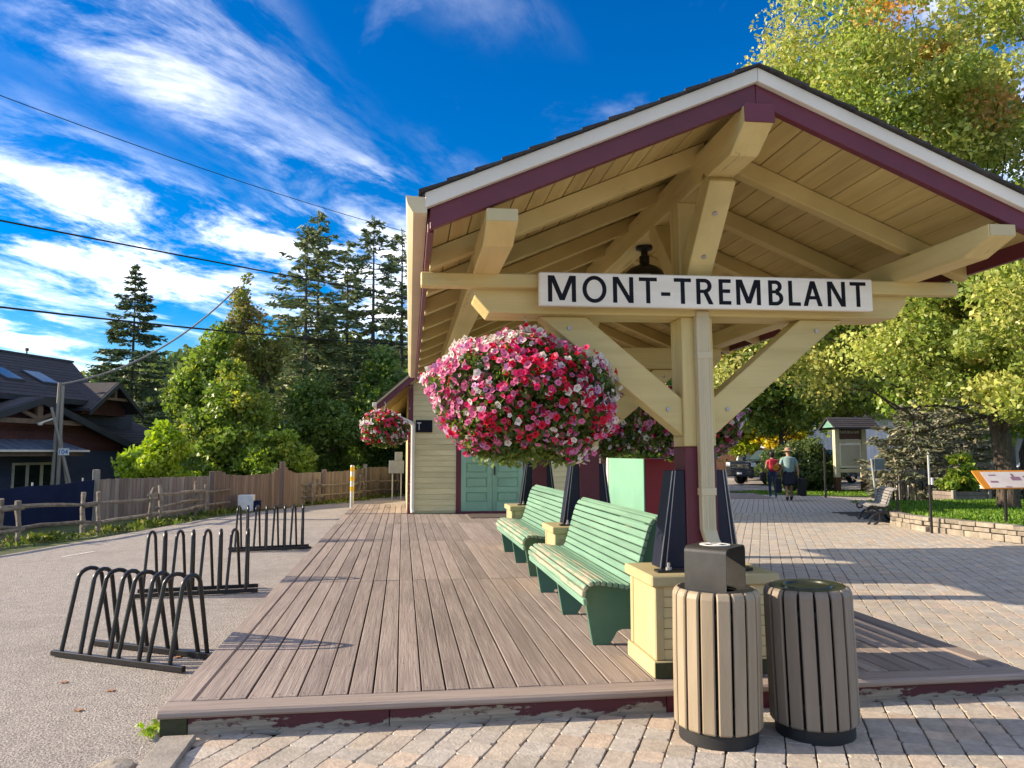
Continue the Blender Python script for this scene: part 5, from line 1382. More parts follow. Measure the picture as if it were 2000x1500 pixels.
m.build('backfill', M['soil'], sw)
flat_poly('lawn', [(13.9, 28.7), (15.2, 28.2), (21, 25.2), (24, 26.5), (24, 31.8), (14, 31.8)], -0.004, M['turf'])
flat_poly('street', [(6, 32.2), (60, 32.2), (90, 60), (90, 75), (6, 75)], -0.008, M['asphalt'])
# grass blades on both lawns
rng = np.random.default_rng(5); n = 26000
gx_ = rng.uniform(11.2, 19.0, n); gy_ = rng.uniform(11.5, 20.2, n)
keep = (gx_ > 11.3 + .12 * np.maximum(0, 13 - gy_) ** 1.5 + .30 * np.maximum(0, gy_ - 16.5)) & ~((gx_ < 13.4) & (gy_ < 13.3)) ; gx_ = gx_[keep]; gy_ = gy_[keep]
gx2 = rng.uniform(14, 21, 9000); gy2 = rng.uniform(25.6, 31.0, 9000); k2 = (gy2 > 28.8 - (gx2 - 14) * .47); gx2 = gx2[k2]; gy2 = gy2[k2]
X_ = np.concatenate([gx_, gx2]); Y_ = np.concatenate([gy_, gy2]); Z_ = np.concatenate([np.full(len(gx_), .235), np.full(len(gx2), -.004)])
hgt = rng.uniform(.05, .12, len(X_)); Cg = np.stack([X_, Y_, Z_ + hgt * .45], 1)
ax = np.tile([0, 0, 1.0], (len(X_), 1)) + rng.normal(size=(len(X_), 3)) * .28
V, Q, K = leaf_cloud(Cg, hgt * .42, pal(rng, len(X_), [(0.14, 0.26, 0.03), (0.20, 0.32, 0.04), (0.10, 0.19, 0.025)], [3, 2, 2]), rng, 2.4, axis=ax / np.linalg.norm(ax, axis=1, keepdims=True))
gr = link_mesh('grass', np_mesh('grass', V, Q, K), M['grass_blade']); kind(gr, 'stuff'); gr['label'] = 'short bright green grass on the raised lawn and behind the paving'
# weeds along the path edge by the rail fence
n = 5200; seg = rng.integers(0, len(fpts) - 1, n); tt = rng.uniform(0, 1, n); fp = np.array(fpts)
W = fp[seg] * (1 - tt[:, None]) + fp[seg + 1] * tt[:, None] + rng.normal(size=(n, 2)) * .24 + [0.12, -.06]
hg = rng.uniform(.05, .20, n) * rng.uniform(.4, 1, n) * (.45 + .75 * (np.sin(W[:, 1] * 3.1) * np.sin(W[:, 1] * 1.37 + 1) > .05)); Cg = np.stack([W[:, 0], W[:, 1], hg * .42 - .02], 1)
ax = np.tile([0, 0, 1.0], (n, 1)) + rng.normal(size=(n, 3)) * .4
V, Q, K = leaf_cloud(Cg, hg * .45, pal(rng, n, [(0.13, 0.18, 0.03), (0.22, 0.26, 0.04), (0.30, 0.28, 0.09), (0.09, 0.13, 0.03)], [3, 2, 1, 2]), rng, 2.2, axis=ax / np.linalg.norm(ax, axis=1, keepdims=True))
wd = link_mesh('weeds', np_mesh('weeds', V, Q, K), M['grass_blade']); kind(wd, 'stuff'); wd['label'] = 'grass and weeds along the foot of the rail fence'
# tufts at the kerb corner and in the bed
for (x, y, z, n_, lb, s) in ((-1.42, 4.86, 0, 60, 'little green weed growing at the platform corner', 3), (12.3, 12.4, .245, 160, 'pale green leafy plant at the edge of the stone wall', 4), (13.2, 12.9, .245, 120, 'small green plant in the bed by the maple', 6)):
    r_ = np.random.default_rng(s); Cg = np.stack([x + r_.normal(size=n_) * (.03 if z == 0 else .13), y + r_.normal(size=n_) * (.05 if z == 0 else .13), z + r_.uniform(.01, .06 if z == 0 else .22, n_)], 1)
    V, Q, K = leaf_cloud(Cg, r_.uniform(.015, .03, n_) * (1 if z == 0 else 3), pal(r_, n_, LIME + GREEN[:2], [2, 3, 3, 2, 2]), r_, 1.8); c0 = V.mean(0)
    t = thing('small_plant', lb, 'plant', (x, y, z)); link_mesh('leaves', np_mesh('leaves', V - c0, Q, K), M['leaf'], t, c0)

# park bench with cast iron ends
def park_bench():
    t = thing('park_bench', 'grey slatted park bench with curly black cast iron ends by the stone wall', 'park bench', (0, 0, 0))
    prof = [(-.32, .42), (-.26, .445), (-.19, .44), (-.12, .43), (-.05, .425), (.02, .425), (.075, .46), (.10, .52), (.12, .585), (.14, .65), (.165, .715), (.20, .775), (.26, .80)]
    for i, (x, z) in enumerate(prof):
        a = prof[max(i - 1, 0)]; c = prof[min(i + 1, len(prof) - 1)]; d = Vector((c[0] - a[0], 0, c[1] - a[1])).normalized()
        m = MB(); m.beam((x, -.80, z), (x, .80, z), .058, .026, (-d.z, 0, d.x)); m.build('slat', M['bench_slat'], t, .004)
    for y in (-.72, .72):
        e = MB()
        e.tube([(-.34, y, 0), (-.30, y, .04), (-.29, y, .12), (-.20, y, .22), (-.10, y, .27), (.0, y, .30)], .026, 7)
        e.tube([(-.33, y, .40), (-.20, y, .415), (.0, y, .40), (.06, y, .43), (.10, y, .53), (.17, y, .72), (.25, y, .79), (.30, y, .76), (.30, y, .66)], .028, 7)
        e.tube([(.30, y, .68), (.29, y, .4), (.24, y, .20), (.30, y, .06), (.36, y, 0)], .028, 7)
        e.tube([(-.33, y, .40), (-.36, y, .33), (-.31, y, .28), (-.24, y, .30), (-.22, y, .38)], .022, 7)
        e.tube([(-.10, y, .40), (-.14, y, .32), (-.06, y, .27), (.06, y, .26), (.16, y, .18), (.24, y, .22)], .026, 7)
        e.tube([(.0, y, .40), (.02, y, .30), (.10, y, .24), (.18, y, .30), (.14, y, .40), (.06, y, .42)], .022, 7)
        e.tube([(-.10, y, .28), (-.08, y, .12), (-.16, y, .03), (-.22, y, 0)], .024, 7)
        e.build('cast_end', M['black_metal'], t, smooth=True)
    return t
pb = park_bench(); pb.location = (11.12, 16.95, 0); pb.rotation_euler = (0, 0, math.radians(-24))
# thin steel pole by the wall
po = thing('thin_pole', 'thin dark pole with pale upper part in front of the stone wall', 'pole', (10.64, 14.45, 0))
m = MB(); m.tube([(10.64, 14.45, 0), (10.64, 14.45, .98)], .028, 10); m.build('lower_tube', M['black_metal'], po, smooth=True)
m = MB(); m.tube([(10.64, 14.45, .98), (10.64, 14.45, 1.58)], .022, 10); m.build('upper_tube', M['galvanised'], po, smooth=True)
BX('band', M['white_ink'], po, 10.66, 10.70, 14.40, 14.45, .98, 1.12, .002)
# tilted information panel
ip = thing('information_panel', 'tilted orange and white information panel on a thin leg in the lawn bed', 'information panel', (11.6, 13.5, .245))
m = MB(); m.tube([(11.62, 13.62, .2), (11.58, 13.55, 1.12)], .03, 10); m.build('leg', M['black_metal'], ip, smooth=True)
pu = Vector((1, 0.06, 0)).normalized(); pv = Vector((0.12, .72, .60)).normalized(); pn = pu.cross(pv)
o_ = Vector((10.86, 13.22, .955))
def panel(name, mat, u0, u1, v0, v1, lift, th, par):
    m = MB(); P = [o_ + pu * u + pv * v + pn * lift for u, v in ((u0, v0), (u1, v0), (u1, v1), (u0, v1))]; Q_ = [p - pn * th for p in P]
    m.hexa(Q_ + P); return m.build(name, mat, par, .002)
pb_ = panel('panel', M['orange_print'], 0, 1.35, 0, .52, 0, .02, ip)
panel('print_field', M['white_print'], .16, 1.33, .02, .47, .003, .002, pb_)
for (u, v, w, h) in ((.30, .36, .16, .03), (.24, .16, .18, .05), (.75, .22, .22, .10), (.80, .32, .06, .09), (.50, .03, .14, .02), (1.05, .30, .20, .05)): panel('print_mark', M['violet_print'] if h < .1 else M['violet_print'], u, u + w, v, v + h, .0055, .002, pb_)
# wooden flower box
fb = thing('wooden_planter', 'square grey-green wooden planter with leafy plants beside the maple', 'planter', (16.2, 20.6, 0))
for k in range(4):
    z0 = .06 + k * .115
    BX('plank', M['grey_fence'], fb, 15.62, 16.72, 20.2, 20.24, z0, z0 + .108, .004); BX('plank', M['grey_fence'], fb, 15.62, 16.72, 21.06, 21.10, z0, z0 + .108, .004)
    BX('plank', M['grey_fence'], fb, 15.60, 15.64, 20.245, 21.055, z0, z0 + .108, .004); BX('plank', M['grey_fence'], fb, 16.70, 16.74, 20.245, 21.055, z0, z0 + .108, .004)
for x in (15.56, 16.68): BX('corner_post', M['pole_wood'], fb, x, x + .1, 20.15, 20.245, 0, .56, .006)
BX('soil', M['soil'], fb, 15.645, 16.695, 20.245, 21.055, .05, .47, 0)
broadleaf('potted_shrub', 'upright leafy plants spilling over the wooden planter', (16.15, 20.65, .47), 1.2, [(0, 0, .25, .55, .4, .22), (0.05, 0, .75, .35, .3, .55)], 40, 3600, .085, LIME[1:] + GREEN, [2, 3, 3, 3, 2, 2], 81, clump_r=.16, trunk_r=.03, cat='plant')
# hoop stands and small picket enclosure behind the bench
for (x, y, lb) in ((14.35, 21.2, 'black arched bicycle stand beside the grey pole with a box'), (14.75, 21.25, 'second black arched bicycle stand from the grey pole with a box'), (15.15, 21.3, 'third black arched bicycle stand from the grey pole with a box'), (15.6, 21.6, 'black arched bicycle stand next to the wooden planter')):
    t = thing('hoop_stand', lb, 'bicycle stand', (x, y, 0), 'arched bicycle stands behind the bench')
    m = MB(); a = .16; pts = [(x - a, y, 0), (x - a, y, .62)] + [(x - a * math.cos(k * math.pi / 6), y + .02 * k, .62 + .16 * math.sin(k * math.pi / 6)) for k in range(1, 6)] + [(x + a, y + .12, .62), (x + a, y + .12, 0)]
    m.tube(pts, .026, 8); m.build('arch', M['black_metal'], t, smooth=True)
    for dx, dy in ((-a, 0), (a, .12)):
        m = MB(); m.lathe([(.055, 0), (.05, .1), (.035, .34), (.028, .36)], (x + dx, y + dy, 0), 8); m.build('foot_sleeve', M['black_matt'], t, smooth=True)
pk = thing('picket_screen', 'grey picket enclosure behind the arched bicycle stands', 'fence', (16.2, 24.0, 0))
for k in range(15):
    x = 15.55 + k * .105; y = 22.55 + (.05 * k if k > 8 else 0); h = 1.05 + .03 * (k % 3)
    BX('picket', M['grey_fence'], pk, x, x + .085, y, y + .025, 0.0, h, .004)
BX('picket_rail', M['grey_fence'], pk, 15.5, 16.4, 22.58, 22.62, .3, .38, .003); BX('picket_rail', M['grey_fence'], pk, 15.5, 16.4, 22.58, 22.62, .8, .88, .003)
pd = thing('pay_station', 'grey pole with a small box and angled top behind the bench', 'pay station', (14.3, 21.9, 0))
m = MB(); m.tube([(14.35, 21.9, 0), (14.22, 21.9, 1.45)], .035, 8); m.build('pole', M['galvanised'], pd, smooth=True); BX('box', M['meter_grey'], pd, 14.28, 14.62, 21.85, 22.0, 1.12, 1.45, .01)
lp = thing('dark_post', 'plain dark post on the lawn left of the picket enclosure', 'post', (15.4, 26.6, 0))
m = MB(); m.tube([(15.4, 26.6, 0), (15.4, 26.6, 1.75)], .04, 8); m.build('shaft', M['black_metal'], lp, smooth=True); m = MB(); m.lathe([(.06, 1.751), (.06, 1.80), (.0, 1.84)], (15.4, 26.6, 0), 8, cap=False); m.build('cap', M['black_metal'], lp)

# roofed notice board
kx, ky = 18.45, 29.9
kk = thing('notice_board', 'roofed wooden notice board with cream posts and brown feet', 'notice board', (kx, ky, 0))
for x in (-.60, .60):
    BX('post', M['kiosk_post'], kk, kx + x - .10, kx + x + .10, ky - .10, ky + .10, .62, 2.62, .006)
    BX('post_foot', M['kiosk_brown'], kk, kx + x - .105, kx + x + .105, ky - .105, ky + .105, 0, .618, .006)
BX('header', M['kiosk_brown'], kk, kx - .50, kx + .50, ky - .04, ky + .04, 2.20, 2.60, .004)
lettering('PLACE DE LA GARE', M['white_ink'], kk, (kx - .44, ky - .041, 2.44), (1, 0, 0), (0, 0, 1), .88, .11, .004)
BX('board_frame', M['trim_white'], kk, kx - .495, kx + .495, ky - .05, ky + .03, 1.02, 2.02, .006)
BX('board', M['kiosk_board'], kk, kx - .42, kx + .42, ky - .062, ky - .052, 1.09, 1.95, .002)
for z in (2.04, .82): BX('cross_rail', M['kiosk_post'], kk, kx - .498, kx + .498, ky - .06, ky + .06, z, z + .15, .004)
for s in (-1, 1):
    rf = MB(); rf.prism([(ky, 3.10), (ky + s * .62, 2.66), (ky + s * .62, 2.60), (ky, 3.04)], 'x', kx - 1.0, kx + 1.0); r_o = rf.build('roof', M['roof_dark'], kk)
    for k in range(5):
        a, b = k / 5, (k + 1) / 5 + .02; m = MB(); m.prism([(ky + s * .62 * b, 3.10 - .44 * b + .03), (ky + s * .62 * a, 3.10 - .44 * a + .012), (ky + s * .62 * a, 3.10 - .44 * a + .002), (ky + s * .62 * b, 3.10 - .44 * b + .002)], 'x', kx - 1.02, kx + 1.02); m.build('shingle_course', M['roof_dark'], r_o)
m = MB(); m.prism([(ky - .5, 2.68), (ky + .5, 2.68), (ky, 3.02)], 'x', kx - .92, kx - .88); m.build('gable_board', M['panel_green'], kk)
m = MB(); m.prism([(ky - .5, 2.68), (ky + .5, 2.68), (ky, 3.02)], 'x', kx + .88, kx + .92); m.build('gable_board', M['panel_green'], kk)

# far houses
def far_house(name, label, x0, x1, y0, y1, h, ridge, wmat, wins, step=None, yaw=0):
    t = thing(name, label, 'house', ((x0 + x1) / 2, (y0 + y1) / 2, 0))
    w = BX('wall', M[wmat], t, x0, x1, y0, y1, -.1, h, 0)
    if step:
        x = x0
        while x < x1 - .02: BX('board', M[wmat], w, x + .01, min(x + step - .01, x1), y0 - .03, y0 - .001, .1, h - .35, .004); x += step
    ym = (y0 + y1) / 2
    for s in (-1, 1):
        m = MB(); e = ym + s * ((y1 - y0) / 2 + .5); m.prism([(ym, ridge), (e, h - .1), (e, h - .25), (ym, ridge - .15)], 'x', x0 - .4, x1 + .4); m.build('roof', M['roof_dark'], t)
    for xx in (x0 + .05, x1 - .05):
        m = MB(); m.prism([(y0, h), (y1, h), (ym, ridge - .16)], 'x', xx - .05, xx + .05); m.build('gable_wall', M[wmat], t)
    for (a, b, c, d) in wins:
        f = BX('window', M['trim_white'], t, a, b, y0 - .09, y0 - .035, c, d, .01); BX('pane', M['glass_dark'], f, a + .07, b - .07, y0 - .10, y0 - .091, c + .07, d - .07, 0)
    return t
far_house('boarded_house', 'white boarded house with a row of small windows behind the notice board', 28.0, 38.0, 51.5, 58, 4.3, 6.6, 'board_white', [(28.5 + k * .95, 29.2 + k * .95, 3.55, 4.05) for k in range(9)], .30)
far_house('brown_house', 'orange-brown house with white windows far behind the post', 24.0, 33.0, 64, 72, 7.4, 10.4, 'far_orange', [(24.6 + k * 2.1, 25.8 + k * 2.1, 4.6, 6.4) for k in range(4)], .45)
far_house('grey_house', 'plain grey house beyond the maple trunks', 27.5, 40, 31.5, 38, 4.6, 6.6, 'far_grey', [(29 + k * 2.4, 30.2 + k * 2.4, 1.2, 2.5) for k in range(4)], .5)
# ------------------------------------------------------------------ hanging petunia baskets
WHITE, PINK, HOT, RED, LILAC = (0.80, 0.76, 0.72), (0.74, 0.20, 0.38), (0.70, 0.045, 0.16), (0.62, 0.012, 0.045), (0.66, 0.30, 0.55)
def petunia_geo(R):
    """five-lobed funnel flower facing +z"""
    vs = [(0, 0, -R * .55)]; n = 10
    for k in range(n):
        rr = R * (.42); t = k * 2 * math.pi / n; vs.append((rr * math.cos(t), rr * math.sin(t), -R * .10))
    for k in range(n):
        rr = R * (1.0 if k % 2 == 0 else .80); t = k * 2 * math.pi / n; vs.append((rr * math.cos(t), rr * math.sin(t), R * (.06 if k % 2 == 0 else .0)))
    fs = []
    for k in range(n):
        k2 = (k + 1) % n
        fs.append((0, 1 + k2, 1 + k, 0)); fs.append((1 + k, 1 + k2, 11 + k2, 11 + k))
    return np.array(vs), fs
PV, PF = petunia_geo(1.0)
PQ = [f for f in PF]
flower_meshes = {}
def flower_mesh(col):
    if col in flower_meshes: return flower_meshes[col]
    me = bpy.data.meshes.new('blossom'); me.from_pydata([tuple(v * .038) for v in PV], [], [(f[0], f[1], f[2]) if f[0] == f[3] else f for f in PQ])
    at = me.color_attributes.new('Col', 'FLOAT_COLOR', 'POINT'); throat = np.array(col) * (.55 if col != WHITE else .75) * np.array([1, .95, .8])
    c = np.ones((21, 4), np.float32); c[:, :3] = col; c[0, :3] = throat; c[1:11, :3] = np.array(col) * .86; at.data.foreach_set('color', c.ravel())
    me.materials.append(M['petal']); flower_meshes[col] = me
    return me
def basket(label, c, rx, ry, rz, nfl, nleaf, seed, single=0, weights=(5, 3, 3, 4, 1), R=.036, hang=None, leafsize=.05, field=True):
    rng = np.random.default_rng(seed); c = np.array(c, float)
    t = thing('flower_basket', label, 'flower basket', (c[0], c[1], c[2] - rz), 'hanging petunia baskets')
    # wire bowl and chain
    m = MB(); m.lathe([(0.0, -.22), (.12, -.20), (.20, -.10), (.24, .02), (.22, .02), (.18, -.09), (.11, -.18), (.0, -.20)], tuple(c), 16, cap=False); m.build('bowl', M['wire_basket'], t, smooth=True)
    if hang is not None:
        m = MB(); m.tube([tuple(c + (0, 0, .0)), (hang[0], hang[1], hang[2] - .10)], .006, 6)
        m.tube([(hang[0], hang[1], hang[2] - .10), (hang[0] + .02, hang[1], hang[2] - .075), (hang[0] + .015, hang[1], hang[2] - .045), (hang[0], hang[1], hang[2] - .02), (hang[0], hang[1], hang[2] + .012)], .007, 6); m.build('hanger', M['galvanised'], t, smooth=True)
    def radius(d):
        # ball that is widest below the middle, with an uneven outline
        z = d[:, 2]; shp = np.where(z > 0, 1 - .10 * z * z - .07 * (1 - z) * z * 4 * .5, 1 + .02 * z)
        bump = 1 + .05 * np.sin(d[:, 0] * 2.3 + 2.0 * d[:, 2] + seed * 1.7) + .08 * np.sin(d[:, 0] * 5.1 + seed) * np.cos(d[:, 1] * 4.3 + d[:, 2] * 6.0) + .05 * np.sin(d[:, 2] * 9 + d[:, 0] * 7)
        return shp * bump
    # foliage
    d = rng.normal(size=(nleaf, 3)); d /= np.linalg.norm(d, axis=1, keepdims=True); rr = rng.uniform(.35, 1, nleaf) ** .45
    C = c + d * (radius(d) * rr)[:, None] * [rx, ry, rz]; C[:, 2] -= .03
    V, Q, K = leaf_cloud(C, leafsize * rng.uniform(.5, 1.2, nleaf), pal(rng, nleaf, [(0.12, 0.19, 0.035), (0.18, 0.24, 0.05), (0.075, 0.12, 0.03)], [3, 2, 3]), rng, 1.7)
    # trailing stems under the rim
    nt = int(nleaf * .012); a = rng.uniform(0, 2 * math.pi, nt); rad = rng.uniform(.15, .62, nt)
    C2 = c + np.stack([np.cos(a) * rad * rx, np.sin(a) * rad * ry, -rz * rng.uniform(.80, 1.10, nt)], 1)
    V2, Q2, K2 = leaf_cloud(C2, leafsize * rng.uniform(.5, 1.0, nt), pal(rng, nt, [(0.14, 0.21, 0.04), (0.20, 0.25, 0.05)], [1, 1]), rng, 2.0)
    V = np.concatenate([V, V2]); Q = np.concatenate([Q, Q2 + len(K)]); K = np.concatenate([K, K2])
    c0 = c.copy(); link_mesh('foliage', np_mesh('foliage', V - c0, Q, K), M['leaf'], t, c0)
    # blossoms
    zz = rng.uniform(-.88, 1.0, nfl); aa = rng.uniform(0, 2 * math.pi, nfl); q = np.sqrt(1 - zz ** 2); d = np.stack([q * np.cos(aa), q * np.sin(aa), zz], 1)
    # bare gaps and crowded drifts
    gapf = np.sin(d[:, 0] * 6.3 + seed) * np.sin(d[:, 1] * 5.7 + 1.3) * np.cos(d[:, 2] * 6.9 + .4 * seed) + .5 * np.sin(d[:, 0] * 11 + d[:, 2] * 13)
    keep = rng.uniform(size=nfl) < np.clip(.74 + .70 * gapf, .10, 1); d = d[keep]; nfl = len(d)
    P = c + d * (radius(d) * rng.uniform(.93, 1.09, nfl))[:, None] * [rx, ry, rz]
    # colours stand in drifts: white on the crown, pink to the left, red through the middle
    fw_, fp_, fr_ = [np.sin(d[:, 0] * a_ + s_) * np.cos(d[:, 2] * b_ + s_ * 2) + .6 * np.sin(d[:, 1] * 3 + s_) for a_, b_, s_ in ((3.1, 2.2, 1.0), (2.7, 3.4, 2.6), (3.6, 2.9, 4.4))]
    w = np.stack([weights[0] * np.exp(.9 * fw_ + (1.5 * d[:, 2] if field else 0) + .5 * d[:, 0]), weights[1] * np.exp(.9 * fp_ - (1.2 * d[:, 0] if field else 0)), weights[2] * np.exp(.8 * fr_), weights[3] * np.exp(.9 * fr_ + .3 * d[:, 0]), weights[4] * np.exp(.8 * fp_ - (1.2 * d[:, 0] if field else 0) - .8 * d[:, 2])], 1)
    w /= w.sum(1, keepdims=True); cum = w.cumsum(1); pick = (rng.uniform(size=(nfl, 1)) > cum).sum(1).clip(0, 4)
    CC = [WHITE, PINK, HOT, RED, LILAC]
    nrm = d + rng.normal(size=(nfl, 3)) * .5; nrm /= np.linalg.norm(nrm, axis=1, keepdims=True)
    toward = P - np.array([0, 0, 1.62]); face = -(nrm * toward).sum(1) / np.linalg.norm(toward, axis=1)
    order = np.argsort(-face)
    singles = set(order[:single].tolist())
    bv = []; bf_ = []; bc = []; nb = 0
    for i in range(nfl):
        q = Vector(nrm[i]).to_track_quat('Z', 'Y') @ Vector((0, 0, 1)).rotation_difference(Vector((0, 0, 1)))
        if i in singles:
            o = bpy.data.objects.new('blossom', flower_mesh(CC[pick[i]])); COL.objects.link(o); o.parent = t
            o.location = Vector(P[i]) - WL[t]; e = q.to_euler(); o.rotation_euler = e; s_ = rng.uniform(.62, 1.22) * R / .036 * .95; o.scale = (s_, s_, s_)
        else:
            Mx = np.array(q.to_matrix()); s_ = R * rng.uniform(.55, 1.2); vv_ = (PV * s_) @ Mx.T + P[i]
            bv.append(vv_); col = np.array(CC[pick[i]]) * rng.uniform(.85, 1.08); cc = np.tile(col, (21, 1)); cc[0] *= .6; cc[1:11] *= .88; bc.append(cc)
            bf_ += [tuple(x + nb for x in ((f[0], f[1], f[2]) if f[0] == f[3] else f)) for f in PQ]; nb += 21
    if bv:
        bv = np.concatenate(bv); bc = np.concatenate(bc); me = bpy.data.meshes.new('blossoms'); me.from_pydata([tuple(x) for x in bv - c0], [], bf_)
        at = me.color_attributes.new('Col', 'FLOAT_COLOR', 'POINT'); c4_ = np.ones((len(bv), 4), np.float32); c4_[:, :3] = bc; at.data.foreach_set('color', c4_.ravel())
        o = link_mesh('blossoms', me, M['petal'], t, c0); kind(o, 'stuff')
    return t
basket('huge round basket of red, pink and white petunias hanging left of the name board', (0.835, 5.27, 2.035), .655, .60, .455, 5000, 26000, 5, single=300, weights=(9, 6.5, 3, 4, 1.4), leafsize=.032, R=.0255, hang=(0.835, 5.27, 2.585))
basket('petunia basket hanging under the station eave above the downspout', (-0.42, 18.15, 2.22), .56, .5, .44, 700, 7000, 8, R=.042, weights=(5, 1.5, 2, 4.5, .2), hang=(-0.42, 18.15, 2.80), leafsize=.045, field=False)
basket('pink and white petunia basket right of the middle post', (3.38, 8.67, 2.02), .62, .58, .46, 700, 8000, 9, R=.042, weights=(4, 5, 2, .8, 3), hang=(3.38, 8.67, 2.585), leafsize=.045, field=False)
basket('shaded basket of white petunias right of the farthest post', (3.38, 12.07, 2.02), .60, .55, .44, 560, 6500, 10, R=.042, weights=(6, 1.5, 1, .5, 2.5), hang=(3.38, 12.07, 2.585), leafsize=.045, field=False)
# ------------------------------------------------------------------ people walking away along the paving
def person(label, loc, rotz, joints, edges, zones, scale=1.0):
    """skeleton joints: name -> (x,y,z,r); grown with a skin surface into one body mesh; zones: fn(face centre)->material index"""
    t = thing('person', label, 'person', (0, 0, 0))
    names = list(joints); idx = {n: i for i, n in enumerate(names)}
    me = bpy.data.meshes.new('body')
    me.from_pydata([joints[n][:3] for n in names], [(idx[a], idx[b]) for a, b in edges], [])
    o = bpy.data.objects.new('body', me); COL.objects.link(o)
    sk = o.modifiers.new('skin', 'SKIN'); sk.use_smooth_shade = True
    for i, n in enumerate(names):
        r = joints[n][3]; r = r if isinstance(r, tuple) else (r, r)
        me.skin_vertices[0].data[i].radius = r
        me.skin_vertices[0].data[i].use_root = (n == 'pelvis')
    sb = o.modifiers.new('sub', 'SUBSURF'); sb.levels = 2; sb.render_levels = 2
    dg = bpy.context.evaluated_depsgraph_get()
    m2 = bpy.data.meshes.new_from_object(o.evaluated_get(dg)); bpy.data.objects.remove(o)
    m2.materials.clear()
    b = link_mesh('body', m2, zones[0], t)
    for p in m2.polygons: p.material_index = zones[1](p.center); p.use_smooth = True
    t.location = loc; t.rotation_euler = (0, 0, rotz); t.scale = (scale,) * 3
    return t
def skeleton(p):
    """p: dict of key joints -> fills hands with five fingers and feet"""
    J = dict(p); E = [('pelvis', 'waist'), ('waist', 'chest'), ('chest', 'neck'), ('neck', 'head_low'), ('head_low', 'head_mid'), ('head_mid', 'head_top')]
    for s in 'lr':
        E += [('chest', 'sho_' + s), ('sho_' + s, 'elb_' + s), ('elb_' + s, 'wri_' + s), ('wri_' + s, 'palm_' + s), ('pelvis', 'hip_' + s), ('hip_' + s, 'knee_' + s), ('knee_' + s, 'ank_' + s), ('ank_' + s, 'heel_' + s), ('ank_' + s, 'ball_' + s), ('ball_' + s, 'toe_' + s)]
        w = Vector(J['wri_' + s][:3]); e = Vector(J['elb_' + s][:3]); d = (w - e).normalized(); side = Vector((0, 1, 0)); side = (side - d * side.dot(d)).normalized(); nrm = d.cross(side)
        J['palm_' + s] = (*(w + d * .06), (.036, .022))
        for k, (off, ln) in enumerate(((-.030, .055), (-.011, .075), (.009, .08), (.028, .07))):
            a = w + d * .095 + side * off; c = a + d * ln * .5; f = c + d * ln * .4 + nrm * (.02 if s == 'l' else -.02)
            J[f'fa{k}{s}'] = (*a, .0095); J[f'fb{k}{s}'] = (*c, .009); J[f'fc{k}{s}'] = (*f, .0075)
            E += [('palm_' + s, f'fa{k}{s}'), (f'fa{k}{s}', f'fb{k}{s}'), (f'fb{k}{s}', f'fc{k}{s}')]
        a = w + d * .035 + side * .035; c = a + d * .03 + side * .025; J['ta' + s] = (*a, .011); J['tb' + s] = (*c, .009); E += [('palm_' + s, 'ta' + s), ('ta' + s, 'tb' + s)]
    return J, E
# both walk along +y in their own frame (away from the camera)
man = dict(pelvis=(0, 0, .95, (.155, .115)), waist=(0, .01, 1.08, (.155, .11)), chest=(0, .03, 1.34, (.185, .125)), neck=(0, .05, 1.52, .058), head_low=(0, .07, 1.58, .075), head_mid=(0, .075, 1.67, (.083, .098)), head_top=(0, .07, 1.745, (.065, .075)),
           sho_l=(-.21, .02, 1.43, .072), elb_l=(-.29, -.01, 1.15, .050), wri_l=(-.27, .06, .93, .034), sho_r=(.21, .02, 1.43, .072), elb_r=(.28, -.03, 1.15, .050), wri_r=(.30, .0, .91, .034),
           hip_l=(-.095, .0, .88, .105), knee_l=(-.10, .05, .50, .064), ank_l=(-.10, -.16, .12, .042), heel_l=(-.10, -.22, .06, .036), ball_l=(-.10, -.07, .03, .034), toe_l=(-.10, .0, .03, .026),
           hip_r=(.095, .0, .88, .105), knee_r=(.09, .16, .50, .064), ank_r=(.09, .12, .085, .042), heel_r=(.09, .07, .035, .036), ball_r=(.09, .24, .035, .034), toe_r=(.09, .31, .03, .026))
J, E_ = skeleton(man)
def man_zone(c):
    x, y, z = c
    if z < .135: return 3
    if .50 < z < 1.0 and abs(x) < .22: return 2
    if 1.0 <= z < 1.50 and (abs(x) < .235 or z > 1.24): return 1
    return 0
mp_ = person('man in a teal tee shirt, dark shorts and hat walking away with bags', (13.15, 25.0, 0), math.radians(-16), J, E_, ([M['skin'], M['tee_teal'], M['cloth_navy'], M['cloth_black']], man_zone))
m = MB(); m.lathe([(.19, 1.695), (.19, 1.705), (.105, 1.725), (.10, 1.79), (.07, 1.815), (.0, 1.82)], (0, .075, 0), 18, cap=False); m.build('hat', M['hat_straw'], mp_, smooth=True)
m = MB(); m.lathe([(.235, .56), (.245, .60), (.215, .85), (.175, .98), (.16, 1.01)], (0, .02, 0), 18, cap=False); so = m.build('shorts', M['cloth_navy'], mp_, smooth=True); so.scale = (1, .72, 1)
m = MB(); m.lathe([(.175, .95), (.19, .99), (.19, 1.2), (.215, 1.36), (.19, 1.46), (.10, 1.51)], (0, .02, 0), 18, cap=False); so = m.build('shirt', M['tee_teal'], mp_, smooth=True); so.scale = (1, .70, 1)
